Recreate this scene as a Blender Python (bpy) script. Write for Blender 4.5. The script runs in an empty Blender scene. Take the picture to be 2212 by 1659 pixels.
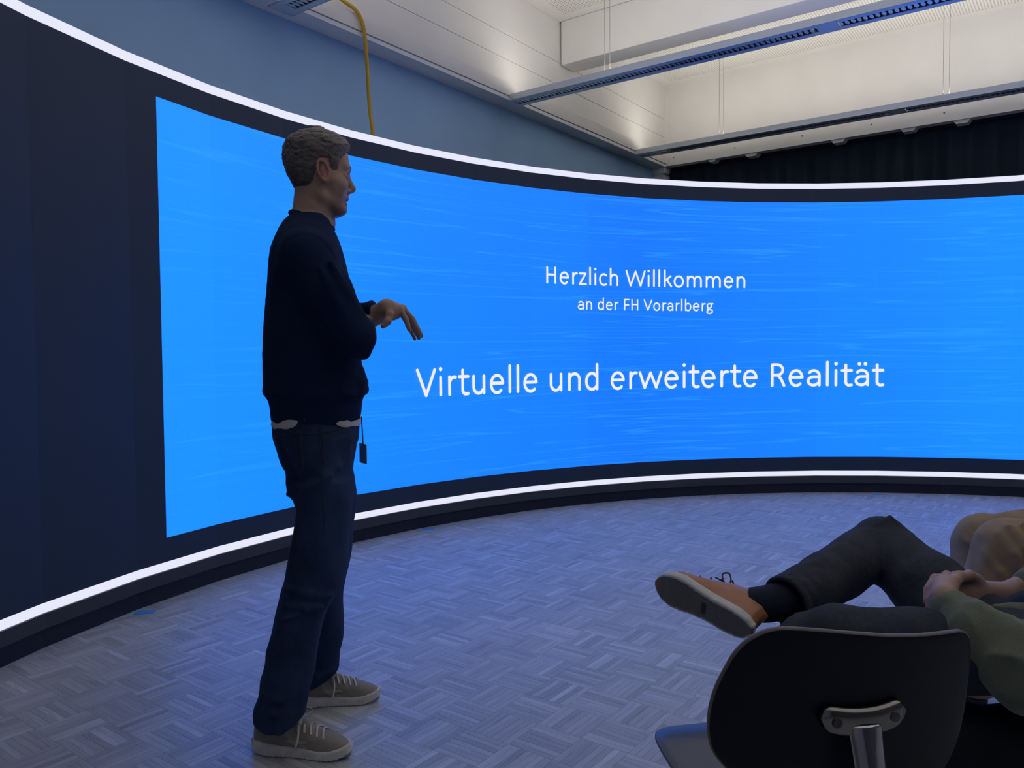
import bpy, bmesh, math, random
import numpy as np
from mathutils import Vector, Matrix
from mathutils.bvhtree import BVHTree

random.seed(7)
sc = bpy.context.scene
COL = sc.collection

# ------------------------------------------------------------------ camera, world, exposure
YAW = math.radians(36.4745)                       # camera heading, anticlockwise from +Y
PITCH, ROLL, FPX = -0.0382358, -0.0071065, 1696.45
CAM_Z = 1.18
TH = math.pi / 2 - YAW
cam = bpy.data.objects.new('camera', bpy.data.cameras.new('camera'))
cam.data.sensor_fit = 'HORIZONTAL'
cam.data.sensor_width = 36.0
cam.data.lens = FPX / 2212 * 36.0
cam.data.clip_start = 0.05
fw = Vector((0, math.cos(PITCH), math.sin(PITCH)))
up = Vector((0, -math.sin(PITCH), math.cos(PITCH)))
rt = Vector((1, 0, 0))
cr, sr = math.cos(ROLL), math.sin(ROLL)
r2, u2 = cr * rt + sr * up, -sr * rt + cr * up
RZ = Matrix.Rotation(YAW, 3, 'Z')
r2, u2, fw = RZ @ r2, RZ @ u2, RZ @ fw
M = Matrix((r2, u2, -fw)).transposed().to_4x4()
M.translation = (0, 0, CAM_Z)
cam.matrix_world = M
COL.objects.link(cam)
sc.camera = cam

wd = bpy.data.worlds.new('world')
wd.use_nodes = True
wd.node_tree.nodes['Background'].inputs[0].default_value = (0.3, 0.4, 0.6, 1)
wd.node_tree.nodes['Background'].inputs[1].default_value = 0.02
sc.world = wd
sc.view_settings.view_transform = 'Standard'
sc.view_settings.look = 'None'
sc.view_settings.exposure = 0.0
sc.view_settings.gamma = 1.0
sc.view_settings.use_curve_mapping = False
sc.cycles.max_bounces = 8
sc.cycles.diffuse_bounces = 5
sc.cycles.glossy_bounces = 4
sc.cycles.sample_clamp_indirect = 4.0
sc.cycles.use_denoising = True

LAMP_W = 26.0            # each suspended fixture's uplight
SCREEN_GAIN = 1.0
STRIP_GAIN = 1.0

# room constants (metres)
WX = -4.05               # left wall
SOF = 3.262              # soffit height = fixture underside
CEIL = 4.165
BACK = 8.21
RIGHT, FRONT = 5.9, -3.2
CX, CY, RAD = 0.8714, 3.0810, 4.5959            # centre and radius of the curved screen


def c2w(x, y, z=0.0):
    """camera-heading frame (x right, y ahead) to world"""
    return Vector((math.sin(TH) * x - math.cos(TH) * y, math.cos(TH) * x + math.sin(TH) * y, z))


# ------------------------------------------------------------------ materials
MATS = {}


def mat(name, color=(0.5, 0.5, 0.5), rough=0.6, metal=0.0, spec=0.5, noise=0.0, nscale=40.0, bump=0.0, bscale=200.0,
        stretch=(1, 1, 1), tint=False, sheen=0.0):
    if name in MATS:
        return MATS[name]
    m = bpy.data.materials.new(name)
    m.use_nodes = True
    nt = m.node_tree
    b = nt.nodes['Principled BSDF']
    b.inputs['Base Color'].default_value = (*color, 1)
    b.inputs['Roughness'].default_value = rough
    b.inputs['Metallic'].default_value = metal
    b.inputs['Specular IOR Level'].default_value = spec
    if sheen:
        b.inputs['Sheen Weight'].default_value = sheen
    L = nt.links
    tc = nt.nodes.new('ShaderNodeTexCoord')
    mp = nt.nodes.new('ShaderNodeMapping')
    mp.inputs['Scale'].default_value = stretch
    L.new(tc.outputs['Object'], mp.inputs[0])
    src = None
    if tint:
        at = nt.nodes.new('ShaderNodeAttribute')
        at.attribute_name = 'tint'
        src = at.outputs['Color']
    if noise:
        nz = nt.nodes.new('ShaderNodeTexNoise')
        nz.inputs['Scale'].default_value = nscale
        nz.inputs['Detail'].default_value = 5
        L.new(mp.outputs[0], nz.inputs[0])
        mr = nt.nodes.new('ShaderNodeMapRange')
        mr.inputs[1].default_value, mr.inputs[2].default_value = 0.25, 0.75
        mr.inputs[3].default_value, mr.inputs[4].default_value = 1 - noise, 1 + noise
        L.new(nz.outputs[0], mr.inputs[0])
        mx = nt.nodes.new('ShaderNodeMix')
        mx.data_type = 'RGBA'
        mx.blend_type = 'MULTIPLY'
        mx.inputs[0].default_value = 1.0
        if src:
            L.new(src, mx.inputs[6])
        else:
            mx.inputs[6].default_value = (*color, 1)
        L.new(mr.outputs[0], mx.inputs[7])
        src = mx.outputs[2]
    if src:
        L.new(src, b.inputs['Base Color'])
    if bump:
        n2 = nt.nodes.new('ShaderNodeTexNoise')
        n2.inputs['Scale'].default_value = bscale
        n2.inputs['Detail'].default_value = 3
        L.new(mp.outputs[0], n2.inputs[0])
        bp = nt.nodes.new('ShaderNodeBump')
        bp.inputs['Strength'].default_value = bump
        bp.inputs['Distance'].default_value = 0.002
        L.new(n2.outputs[0], bp.inputs['Height'])
        L.new(bp.outputs[0], b.inputs['Normal'])
    MATS[name] = m
    return m


def mat_emit(name, color, strength):
    m = mat(name, (0.8, 0.8, 0.8), 0.5)
    b = m.node_tree.nodes['Principled BSDF']
    b.inputs['Base Color'].default_value = (0.0, 0.0, 0.0, 1)
    b.inputs['Emission Color'].default_value = (*color, 1)
    b.inputs['Emission Strength'].default_value = strength
    return m


def mat_screen():
    m = bpy.data.materials.new('led_screen')
    m.use_nodes = True
    nt = m.node_tree
    L = nt.links
    N = nt.nodes.new
    b = nt.nodes['Principled BSDF']
    b.inputs['Base Color'].default_value = (0.034, 0.054, 0.092, 1)
    b.inputs['Roughness'].default_value = 0.55
    b.inputs['Specular IOR Level'].default_value = 0.35
    uv = N('ShaderNodeUVMap')
    uv.uv_map = 'slide'
    sp = N('ShaderNodeSeparateXYZ')
    L.new(uv.outputs[0], sp.inputs[0])

    def math_(op, a, bb=None):
        n = N('ShaderNodeMath')
        n.operation = op
        for i, v in enumerate((a, bb)):
            if v is None:
                continue
            if isinstance(v, (int, float)):
                n.inputs[i].default_value = v
            else:
                L.new(v, n.inputs[i])
        return n.outputs[0]
    u, v = sp.outputs[0], sp.outputs[1]
    au = math_('ABSOLUTE', u)
    mask = math_('MULTIPLY', math_('LESS_THAN', au, 3.845),
                 math_('MULTIPLY', math_('GREATER_THAN', v, 0.3006), math_('LESS_THAN', v, 2.4144)))
    ramp = N('ShaderNodeValToRGB')  # brighter towards both ends: viewing-angle brightness painted into the slide
    e = ramp.color_ramp.elements
    e[0].position, e[0].color = 0.0, (0.003, 0.186, 0.95, 1)
    e[1].position, e[1].color = 1.0, (0.006, 0.285, 1.75, 1)
    k = e.new(0.55)
    k.color = (0.004, 0.232, 1.35, 1)
    L.new(math_('MULTIPLY', au, 1 / 3.6), ramp.inputs[0])
    # thin wavering paler lines running along the slide
    cb = N('ShaderNodeCombineXYZ')
    wob = N('ShaderNodeTexNoise')
    wob.noise_dimensions = '2D'
    wob.inputs['Scale'].default_value = 3.0
    L.new(uv.outputs[0], wob.inputs[0])
    vv = math_('ADD', v, math_('MULTIPLY', wob.outputs[0], 0.012))
    L.new(math_('MULTIPLY', u, 0.22), cb.inputs[0])
    L.new(math_('MULTIPLY', vv, 11.0), cb.inputs[1])
    nz = N('ShaderNodeTexNoise')
    nz.noise_dimensions = '2D'
    nz.inputs['Scale'].default_value = 1.6
    nz.inputs['Detail'].default_value = 1.0
    L.new(cb.outputs[0], nz.inputs[0])
    d = math_('ABSOLUTE', math_('SUBTRACT', nz.outputs[0], 0.52))
    line = math_('MAXIMUM', math_('SUBTRACT', 1.0, math_('MULTIPLY', d, 34.0)), 0.0)
    mx = N('ShaderNodeMix')
    mx.data_type = 'RGBA'
    L.new(math_('MULTIPLY', line, 0.55), mx.inputs[0])
    L.new(ramp.outputs[0], mx.inputs[6])
    mx.inputs[7].default_value = (0.022, 0.33, 1.6, 1)
    L.new(mx.outputs[2], b.inputs['Emission Color'])
    oi = N('ShaderNodeObjectInfo')
    var = math_('ADD', math_('MULTIPLY', oi.outputs['Random'], 0.05), 0.975)
    L.new(math_('MULTIPLY', math_('MULTIPLY', mask, var), SCREEN_GAIN), b.inputs['Emission Strength'])
    return m


def mat_parquet():
    m = bpy.data.materials.new('oak_parquet')
    m.use_nodes = True
    nt = m.node_tree
    L = nt.links
    N = nt.nodes.new
    b = nt.nodes['Principled BSDF']
    at = N('ShaderNodeAttribute')
    at.attribute_name = 'tone'
    ge = N('ShaderNodeNewGeometry')
    av = N('ShaderNodeAttribute')
    av.attribute_name = 'grain_axis'
    # grain coordinates: stretched along the strip (grain_axis = 0 along X, 1 along Y)
    sp = N('ShaderNodeSeparateXYZ')
    L.new(ge.outputs['Position'], sp.inputs[0])

    def mixf(f, a, c):
        n = N('ShaderNodeMix')
        L.new(f, n.inputs[0]); L.new(a, n.inputs[2]); L.new(c, n.inputs[3])
        return n.outputs[0]
    al = mixf(av.outputs['Fac'], sp.outputs[0], sp.outputs[1])
    ac = mixf(av.outputs['Fac'], sp.outputs[1], sp.outputs[0])
    cb = N('ShaderNodeCombineXYZ')
    ml = N('ShaderNodeMath'); ml.operation = 'MULTIPLY'; ml.inputs[1].default_value = 5.0
    L.new(al, ml.inputs[0])
    mc = N('ShaderNodeMath'); mc.operation = 'MULTIPLY'; mc.inputs[1].default_value = 70.0
    L.new(ac, mc.inputs[0])
    mt = N('ShaderNodeMath'); mt.operation = 'MULTIPLY'; mt.inputs[1].default_value = 37.0
    L.new(at.outputs['Fac'], mt.inputs[0])
    L.new(ml.outputs[0], cb.inputs[0]); L.new(mc.outputs[0], cb.inputs[1]); L.new(mt.outputs[0], cb.inputs[2])
    nz = N('ShaderNodeTexNoise')
    nz.inputs['Scale'].default_value = 1.6
    nz.inputs['Detail'].default_value = 5
    nz.inputs['Distortion'].default_value = 1.2
    L.new(cb.outputs[0], nz.inputs[0])
    cr_ = N('ShaderNodeValToRGB')
    e = cr_.color_ramp.elements
    e[0].position, e[0].color = 0.30, (0.62, 0.59, 0.58, 1)
    e[1].position, e[1].color = 0.56, (1.0, 1.0, 1.0, 1)
    L.new(nz.outputs[0], cr_.inputs[0])
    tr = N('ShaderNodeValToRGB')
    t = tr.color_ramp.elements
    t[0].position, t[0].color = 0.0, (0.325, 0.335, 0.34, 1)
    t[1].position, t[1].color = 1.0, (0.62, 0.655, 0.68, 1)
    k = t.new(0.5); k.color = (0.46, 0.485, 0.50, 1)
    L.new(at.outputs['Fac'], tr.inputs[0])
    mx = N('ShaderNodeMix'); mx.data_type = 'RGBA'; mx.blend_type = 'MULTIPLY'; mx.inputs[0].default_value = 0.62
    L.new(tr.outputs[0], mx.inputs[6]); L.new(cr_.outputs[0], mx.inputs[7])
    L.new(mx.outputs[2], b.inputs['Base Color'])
    b.inputs['Roughness'].default_value = 0.45
    b.inputs['Specular IOR Level'].default_value = 0.8
    bp = N('ShaderNodeBump'); bp.inputs['Strength'].default_value = 0.15; bp.inputs['Distance'].default_value = 0.001
    L.new(nz.outputs[0], bp.inputs['Height']); L.new(bp.outputs[0], b.inputs['Normal'])
    return m


# ------------------------------------------------------------------ object helpers
def tag(o, label=None, cat=None, group=None, kind=None):
    for k, v in (('label', label), ('category', cat), ('group', group), ('kind', kind)):
        if v:
            o[k] = v
    return o


def link(name, me, m=None, parent=None, smooth=False):
    o = bpy.data.objects.new(name, me)
    COL.objects.link(o)
    if m is not None:
        for mm in (m if isinstance(m, (list, tuple)) else [m]):
            me.materials.append(mm)
    if parent is not None:
        o.parent = parent
    if smooth and len(me.polygons):
        me.polygons.foreach_set('use_smooth', [True] * len(me.polygons))
    return o


def empty(name, loc=(0, 0, 0), rz=0.0, parent=None):
    o = bpy.data.objects.new(name, None)
    o.location = loc
    o.rotation_euler = (0, 0, rz)
    o.empty_display_size = 0.1
    COL.objects.link(o)
    if parent:
        o.parent = parent
    return o


class MB:
    def __init__(s):
        s.v, s.f = [], []

    def box(s, x0, x1, y0, y1, z0, z1):
        n = len(s.v)
        s.v += [(x, y, z) for z in (z0, z1) for y in (y0, y1) for x in (x0, x1)]
        s.f += [tuple(n + i for i in q) for q in ((0, 2, 3, 1), (4, 5, 7, 6), (0, 1, 5, 4), (2, 6, 7, 3), (0, 4, 6, 2), (1, 3, 7, 5))]
        return s

    def prism(s, poly, h0, h1, fn):
        """poly of 2-D points, extruded from h0 to h1; fn(a, b, h) -> xyz"""
        n = len(s.v)
        k = len(poly)
        s.v += [fn(a, b, h0) for a, b in poly] + [fn(a, b, h1) for a, b in poly]
        s.f.append(tuple(n + i for i in range(k))[::-1])
        s.f.append(tuple(n + k + i for i in range(k)))
        s.f += [(n + i, n + (i + 1) % k, n + k + (i + 1) % k, n + k + i) for i in range(k)]
        return s

    def tube(s, pts, r, n=8, sub=6, closed=False, flat=None):
        P = spline(pts, sub, closed)
        k = len(P)
        rr = r if hasattr(r, '__len__') else [r] * len(pts)
        rads = np.interp(np.linspace(0, 1, k), np.linspace(0, 1, len(rr)), rr)
        T = np.gradient(P, axis=0) if not closed else np.roll(P, -1, 0) - np.roll(P, 1, 0)
        T /= np.linalg.norm(T, axis=1)[:, None] + 1e-9
        ref = np.array([0, 0, 1.0]) if abs(T[0][2]) < 0.9 else np.array([1.0, 0, 0])
        nrm = np.cross(T[0], ref); nrm /= np.linalg.norm(nrm)
        base = len(s.v)
        for i in range(k):
            nrm = nrm - T[i] * nrm.dot(T[i]); nrm /= np.linalg.norm(nrm) + 1e-9
            bi = np.cross(T[i], nrm)
            for j in range(n):
                a = 2 * math.pi * j / n
                q = P[i] + rads[i] * (math.cos(a) * nrm + math.sin(a) * bi * (flat or 1.0))
                s.v.append(tuple(q))
        m = k if closed else k - 1
        for i in range(m):
            for j in range(n):
                a, b_ = base + i * n + j, base + i * n + (j + 1) % n
                c, d = base + ((i + 1) % k) * n + (j + 1) % n, base + ((i + 1) % k) * n + j
                s.f.append((a, b_, c, d))
        if not closed:
            s.f.append(tuple(base + j for j in range(n))[::-1])
            s.f.append(tuple(base + (k - 1) * n + j for j in range(n)))
        return s

    def mesh(s, name='m'):
        me = bpy.data.meshes.new(name)
        me.from_pydata(s.v, [], s.f)
        me.update()
        return me

    def build(s, name, m, parent=None, smooth=False, kind=None, bevel=0.0):
        me = s.mesh(name)
        if bevel:
            bm = bmesh.new(); bm.from_mesh(me)
            bmesh.ops.recalc_face_normals(bm, faces=bm.faces)
            bmesh.ops.bevel(bm, geom=bm.edges[:], offset=bevel, segments=2, affect='EDGES', profile=0.6)
            bm.to_mesh(me); bm.free()
        o = link(name, me, m, parent, smooth)
        if kind:
            o['kind'] = kind
        return o


def spline(pts, sub=6, closed=False):
    P = np.array(pts, float)
    if len(P) < 3 or sub <= 1:
        return P
    out = []
    n = len(P)
    for i in range(n if closed else n - 1):
        if closed:
            p0, p1, p2, p3 = P[(i - 1) % n], P[i], P[(i + 1) % n], P[(i + 2) % n]
        else:
            p0, p1, p2, p3 = P[max(i - 1, 0)], P[i], P[i + 1], P[min(i + 2, n - 1)]
        for t in np.arange(sub) / sub:
            out.append(0.5 * ((2 * p1) + (-p0 + p2) * t + (2 * p0 - 5 * p1 + 4 * p2 - p3) * t * t + (-p0 + 3 * p1 - 3 * p2 + p3) * t ** 3))
    if not closed:
        out.append(P[-1])
    return np.array(out)


# ------------------------------------------------------------------ signed-distance modelling (smooth bodies, cloth, shoes)
def hsh(i, j, k, seed):
    n = (i * 374761393 + j * 668265263 + k * 2147483647 + seed * 1274126177) & 0x7fffffff
    n = ((n ^ (n >> 13)) * 1274126177) & 0x7fffffff
    return ((n ^ (n >> 16)) & 0xffff) / 32767.5 - 1.0


def vnoise(x, y, z, seed=0):
    xi, yi, zi = np.floor(x).astype(np.int64), np.floor(y).astype(np.int64), np.floor(z).astype(np.int64)
    fx, fy, fz = x - xi, y - yi, z - zi
    fx, fy, fz = fx * fx * (3 - 2 * fx), fy * fy * (3 - 2 * fy), fz * fz * (3 - 2 * fz)
    r = 0
    for a in (0, 1):
        for b in (0, 1):
            for c in (0, 1):
                w = (fx if a else 1 - fx) * (fy if b else 1 - fy) * (fz if c else 1 - fz)
                r = r + w * hsh(xi + a, yi + b, zi + c, seed)
    return r


class Vol:
    def __init__(s, lo, hi, h):
        s.lo = np.array(lo, float); s.h = h
        s.n = np.ceil((np.array(hi) - s.lo) / h).astype(int) + 1
        s.F = np.full(s.n, 0.5, np.float32)
        s.ax = [(s.lo[i] + h * np.arange(s.n[i])).astype(np.float32) for i in range(3)]

    def sub(s, lo, hi):
        a = np.clip(np.floor((np.array(lo) - s.lo) / s.h).astype(int), 0, s.n)
        b = np.clip(np.ceil((np.array(hi) - s.lo) / s.h).astype(int) + 1, 0, s.n)
        sl = tuple(slice(p, q) for p, q in zip(a, b))
        return sl, s.ax[0][sl[0]][:, None, None], s.ax[1][sl[1]][None, :, None], s.ax[2][sl[2]][None, None, :]

    def put(s, fn, lo, hi, k=0.0, op='u'):
        m = k + 3 * s.h
        sl, x, y, z = s.sub(np.array(lo) - m, np.array(hi) + m)
        if any(q.stop <= q.start for q in sl):
            return
        d = fn(x, y, z)
        F = s.F[sl]
        if op == 'u':
            r = np.minimum(F, d)
            if k:
                h = np.maximum(k - np.abs(F - d), 0) / k
                r = r - h * h * k * 0.25
        else:
            r = np.maximum(F, -d)
            if k:
                h = np.maximum(k - np.abs(F + d), 0) / k
                r = r + h * h * k * 0.25
        s.F[sl] = r

    def cone(s, a, b, ra, rb=None, k=0.01, op='u'):
        rb = ra if rb is None else rb
        a, b = np.array(a, float), np.array(b, float)
        ba = b - a
        L2 = max(ba.dot(ba), 1e-9)

        def fn(x, y, z):
            px, py, pz = x - a[0], y - a[1], z - a[2]
            t = np.clip((px * ba[0] + py * ba[1] + pz * ba[2]) / L2, 0, 1)
            return np.sqrt((px - t * ba[0]) ** 2 + (py - t * ba[1]) ** 2 + (pz - t * ba[2]) ** 2) - (ra + (rb - ra) * t)
        r = max(ra, rb)
        s.put(fn, np.minimum(a, b) - r, np.maximum(a, b) + r, k, op)

    def chain(s, pts, rs, k=0.01, op='u'):
        for i in range(len(pts) - 1):
            s.cone(pts[i], pts[i + 1], rs[i], rs[i + 1], k, op)

    def ell(s, c, r, k=0.01, op='u', rot=None):
        c = np.array(c, float); r = np.array(r, float)
        Rm = np.eye(3) if rot is None else np.array(rot)

        def fn(x, y, z):
            px, py, pz = x - c[0], y - c[1], z - c[2]
            q = [Rm[i][0] * px + Rm[i][1] * py + Rm[i][2] * pz for i in range(3)]
            k0 = np.sqrt((q[0] / r[0]) ** 2 + (q[1] / r[1]) ** 2 + (q[2] / r[2]) ** 2)
            k1 = np.sqrt((q[0] / r[0] ** 2) ** 2 + (q[1] / r[1] ** 2) ** 2 + (q[2] / r[2] ** 2) ** 2) + 1e-9
            return k0 * (k0 - 1) / k1
        m = r.max()
        s.put(fn, c - m, c + m, k, op)

    def disp(s, fn, band=0.02):
        idx = np.nonzero(np.abs(s.F) < band)
        x, y, z = (s.ax[i][idx[i]].astype(np.float64) for i in range(3))
        s.F[idx] += fn(x, y, z).astype(np.float32)

    def near(s, fn, band=0.03):
        """F = fn(x, y, z, F) near the surface"""
        idx = np.nonzero(np.abs(s.F) < band)
        x, y, z = (s.ax[i][idx[i]].astype(np.float64) for i in range(3))
        s.F[idx] = fn(x, y, z, s.F[idx])

    def arrays(s):
        F = s.F.copy()
        F[0], F[-1], F[:, 0], F[:, -1], F[:, :, 0], F[:, :, -1] = 1, 1, 1, 1, 1, 1
        S = F < 0
        c = np.zeros(np.array(S.shape) - 1, np.int8)
        nx, ny, nz = c.shape
        for a in (0, 1):
            for b in (0, 1):
                for d in (0, 1):
                    c += S[a:a + nx, b:b + ny, d:d + nz]
        act = (c > 0) & (c < 8)
        idx = np.argwhere(act)
        ids = np.full(c.shape, -1, np.int32)
        ids[act] = np.arange(len(idx))
        i, j, k = idx.T
        cor = {}
        for a in (0, 1):
            for b in (0, 1):
                for d in (0, 1):
                    cor[a, b, d] = F[i + a, j + b, k + d]
        acc = np.zeros((len(idx), 3)); cnt = np.zeros(len(idx))
        for (p, q) in [((0, b, d), (1, b, d)) for b in (0, 1) for d in (0, 1)] + [((a, 0, d), (a, 1, d)) for a in (0, 1) for d in (0, 1)] + \
                      [((a, b, 0), (a, b, 1)) for a in (0, 1) for b in (0, 1)]:
            fa, fb = cor[p], cor[q]
            cr_ = (fa < 0) != (fb < 0)
            t = np.where(cr_, fa / np.where(cr_, fa - fb, 1), 0)
            for ax in range(3):
                acc[:, ax] += np.where(cr_, p[ax] + (q[ax] - p[ax]) * t, 0)
            cnt += cr_
        V = s.lo + s.h * (idx + acc / cnt[:, None])
        quads = []
        for ax in range(3):
            sl0 = [slice(1, -1)] * 3; sl1 = [slice(1, -1)] * 3
            sl0[ax] = slice(0, -1); sl1[ax] = slice(1, None)
            A, B = S[tuple(sl0)], S[tuple(sl1)]
            for flag in (True, False):
                e = np.argwhere((A != B) & (A == flag))
                if not len(e):
                    continue
                e = e + np.array([0 if x == ax else 1 for x in range(3)])
                u, w = [(1, 2), (2, 0), (0, 1)][ax]
                o = []
                for du, dw in ((-1, -1), (0, -1), (0, 0), (-1, 0)):
                    q = e.copy(); q[:, u] += du; q[:, w] += dw
                    o.append(ids[q[:, 0], q[:, 1], q[:, 2]])
                o = np.stack(o, 1)
                quads.append(o if flag else o[:, ::-1])
        Q = np.concatenate(quads)
        return V, Q[(Q >= 0).all(1)]


def np_mesh(name, V, Q, tint=None):
    me = bpy.data.meshes.new(name)
    me.vertices.add(len(V))
    me.vertices.foreach_set('co', np.asarray(V, np.float32).ravel())
    me.loops.add(Q.size)
    me.loops.foreach_set('vertex_index', Q.ravel().astype(np.int32))
    me.polygons.add(len(Q))
    me.polygons.foreach_set('loop_start', np.arange(0, Q.size, 4, dtype=np.int32))
    me.update(calc_edges=True)
    me.validate()
    if tint is not None:
        a = me.color_attributes.new('tint', 'FLOAT_COLOR', 'POINT')
        a.data.foreach_set('color', np.concatenate([tint, np.ones((len(V), 1))], 1).astype(np.float32).ravel())
    return me


def relax(V, Q, it=1, lam=0.5):
    n = len(V)
    for _ in range(it):
        acc = np.zeros_like(V); cnt = np.zeros(n)
        for a in range(4):
            i, j = Q[:, a], Q[:, (a + 1) % 4]
            for ax in range(3):
                acc[:, ax] += np.bincount(i, V[j, ax], n) + np.bincount(j, V[i, ax], n)
            cnt += np.bincount(i, minlength=n) + np.bincount(j, minlength=n)
        V = V + lam * (acc / np.maximum(cnt, 1)[:, None] - V)
    return V


def vol_obj(vol, name, m, parent=None, tint=None, smooth_it=1):
    V, Q = vol.arrays()
    V = relax(V, Q, smooth_it)
    me = np_mesh(name, V, Q, tint(V) if tint else None)
    return link(name, me, m, parent, True)


def slices(zs, table, p=2.2):
    """generalised cylinder along z: rows (z, x_back, x_front, half_width[, y_centre])"""
    t = np.array(sorted(r if len(r) == 5 else (*r, 0.0) for r in table))

    def fn(x, y, z):
        zz = np.asarray(z, np.float64)
        xb, xf, w, yc = (smooth_interp(zz, t[:, 0], t[:, i]) for i in (1, 2, 3, 4))
        cx, a = (xb + xf) / 2, (xf - xb) / 2
        q = (np.abs((x - cx) / a) ** p + np.abs((y - yc) / w) ** p) ** (1 / p)
        d = (q - 1) * np.minimum(a, w)
        ex = np.maximum(t[0, 0] - zz, zz - t[-1, 0])
        return np.maximum(d, ex)
    lo = (t[:, 1].min(), (t[:, 4] - t[:, 3]).min(), t[0, 0])
    hi = (t[:, 2].max(), (t[:, 4] + t[:, 3]).max(), t[-1, 0])
    return fn, lo, hi


def smooth_interp(x, xs, ys):
    """monotone-ish cubic (Catmull-Rom) interpolation on uneven knots"""
    xs, ys = np.asarray(xs, float), np.asarray(ys, float)
    m = np.gradient(ys, xs)
    i = np.clip(np.searchsorted(xs, x) - 1, 0, len(xs) - 2)
    h = xs[i + 1] - xs[i]
    t = np.clip((x - xs[i]) / h, 0, 1)
    return (2 * t ** 3 - 3 * t ** 2 + 1) * ys[i] + (t ** 3 - 2 * t ** 2 + t) * h * m[i] + (-2 * t ** 3 + 3 * t ** 2) * ys[i + 1] + (t ** 3 - t ** 2) * h * m[i + 1]



# ================================================================== THE ROOM
M_white = mat('white_paint', (0.74, 0.73, 0.71), 0.7, noise=0.04, nscale=3, bump=0.1, bscale=120)
M_trimw = mat('white_lacquer', (0.70, 0.71, 0.73), 0.45)
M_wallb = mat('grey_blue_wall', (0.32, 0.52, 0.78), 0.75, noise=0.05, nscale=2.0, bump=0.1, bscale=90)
M_grey = mat('grey_wall', (0.20, 0.20, 0.21), 0.8)
M_metalw = mat('fixture_white', (0.66, 0.72, 0.77), 0.28, metal=0.45)
M_lat = mat('louvre_aluminium', (0.82, 0.84, 0.86), 0.25, metal=0.85)
M_dark = mat('dark_inside', (0.03, 0.035, 0.045), 0.6)
M_black = mat('black_metal', (0.014, 0.017, 0.026), 0.5)


def struct(name, mb, m, parent=None, **k):
    o = mb.build(name, m, parent, **k)
    if parent is None:
        o['kind'] = 'structure'
    return o


floor = struct('floor', MB().box(WX - .1, RIGHT, FRONT, BACK + .4, -0.12, -0.0042), mat('floor_bed', (0.16, 0.12, 0.10), 0.8))
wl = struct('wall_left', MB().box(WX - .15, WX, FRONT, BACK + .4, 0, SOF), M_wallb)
# boarded upper wall above the soffit
for z0, z1 in ((3.40, 3.60), (3.604, 3.80), (3.804, CEIL)):
    MB().box(WX - .15, -3.918, FRONT, BACK + .3, z0, z1).build('panel', M_white, wl, bevel=0.002)
struct('trim_1', MB().box(WX - .15, -3.886, FRONT, BACK, SOF, 3.290), M_trimw)
struct('trim_2', MB().box(WX - .15, -3.880, FRONT, BACK, 3.296, 3.397), M_white, bevel=0.002)
wb = struct('wall_back', MB().box(WX - .15, RIGHT, BACK, BACK + .10, 3.275, CEIL), M_white)
MB().box(-3.918, -3.86, BACK - .012, BACK, 3.275, CEIL).build('panel', M_white, wb)
for x, z in ((-3.80, 3.36), (-3.10, 3.355), (-2.40, 3.36), (-1.75, 3.36), (-1.13, 3.355), (-0.5, 3.36)):
    MB().tube([(x, BACK - .004, z), (x, BACK + .01, z)], 0.007, 8, 1).build('screw', M_dark, wb)
struct('wall_far', MB().box(WX - .15, RIGHT, BACK + .36, BACK + .46, 0, 3.28), M_grey)
cp = struct('trim_3', MB().box(WX, -3.925, BACK - .01, BACK + .16, 0, 3.20), M_trimw)
MB().box(WX, -3.90, BACK - .03, BACK + .1, 3.20, 3.262).build('panel', M_trimw, cp, bevel=0.004)
struct('wall_right', MB().box(RIGHT, RIGHT + .15, FRONT, BACK + .4, 0, CEIL), M_grey)
struct('wall_front', MB().box(WX - .15, RIGHT + .15, FRONT - .15, FRONT, 0, CEIL), mat('pale_wall', (0.62, 0.62, 0.62), 0.8))
struct('beam', MB().box(-3.90, RIGHT, 6.056, 6.297, 3.778, CEIL), M_white, bevel=0.006)

# perforated ceiling
mc = bpy.data.materials.new('perforated_ceiling')
mc.use_nodes = True
nt = mc.node_tree
b = nt.nodes['Principled BSDF']
b.inputs['Roughness'].default_value = 0.8
ge = nt.nodes.new('ShaderNodeNewGeometry')
sp = nt.nodes.new('ShaderNodeSeparateXYZ')
nt.links.new(ge.outputs['Position'], sp.inputs[0])


def mnode(op, a, c=None):
    n = nt.nodes.new('ShaderNodeMath'); n.operation = op
    for i, v in enumerate((a, c)):
        if v is None:
            continue
        if isinstance(v, (int, float)):
            n.inputs[i].default_value = v
        else:
            nt.links.new(v, n.inputs[i])
    return n.outputs[0]


def cell(o):
    return mnode('POWER', mnode('SUBTRACT', mnode('FRACT', mnode('MULTIPLY', o, 1 / 0.024)), 0.5), 2.0)


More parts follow.
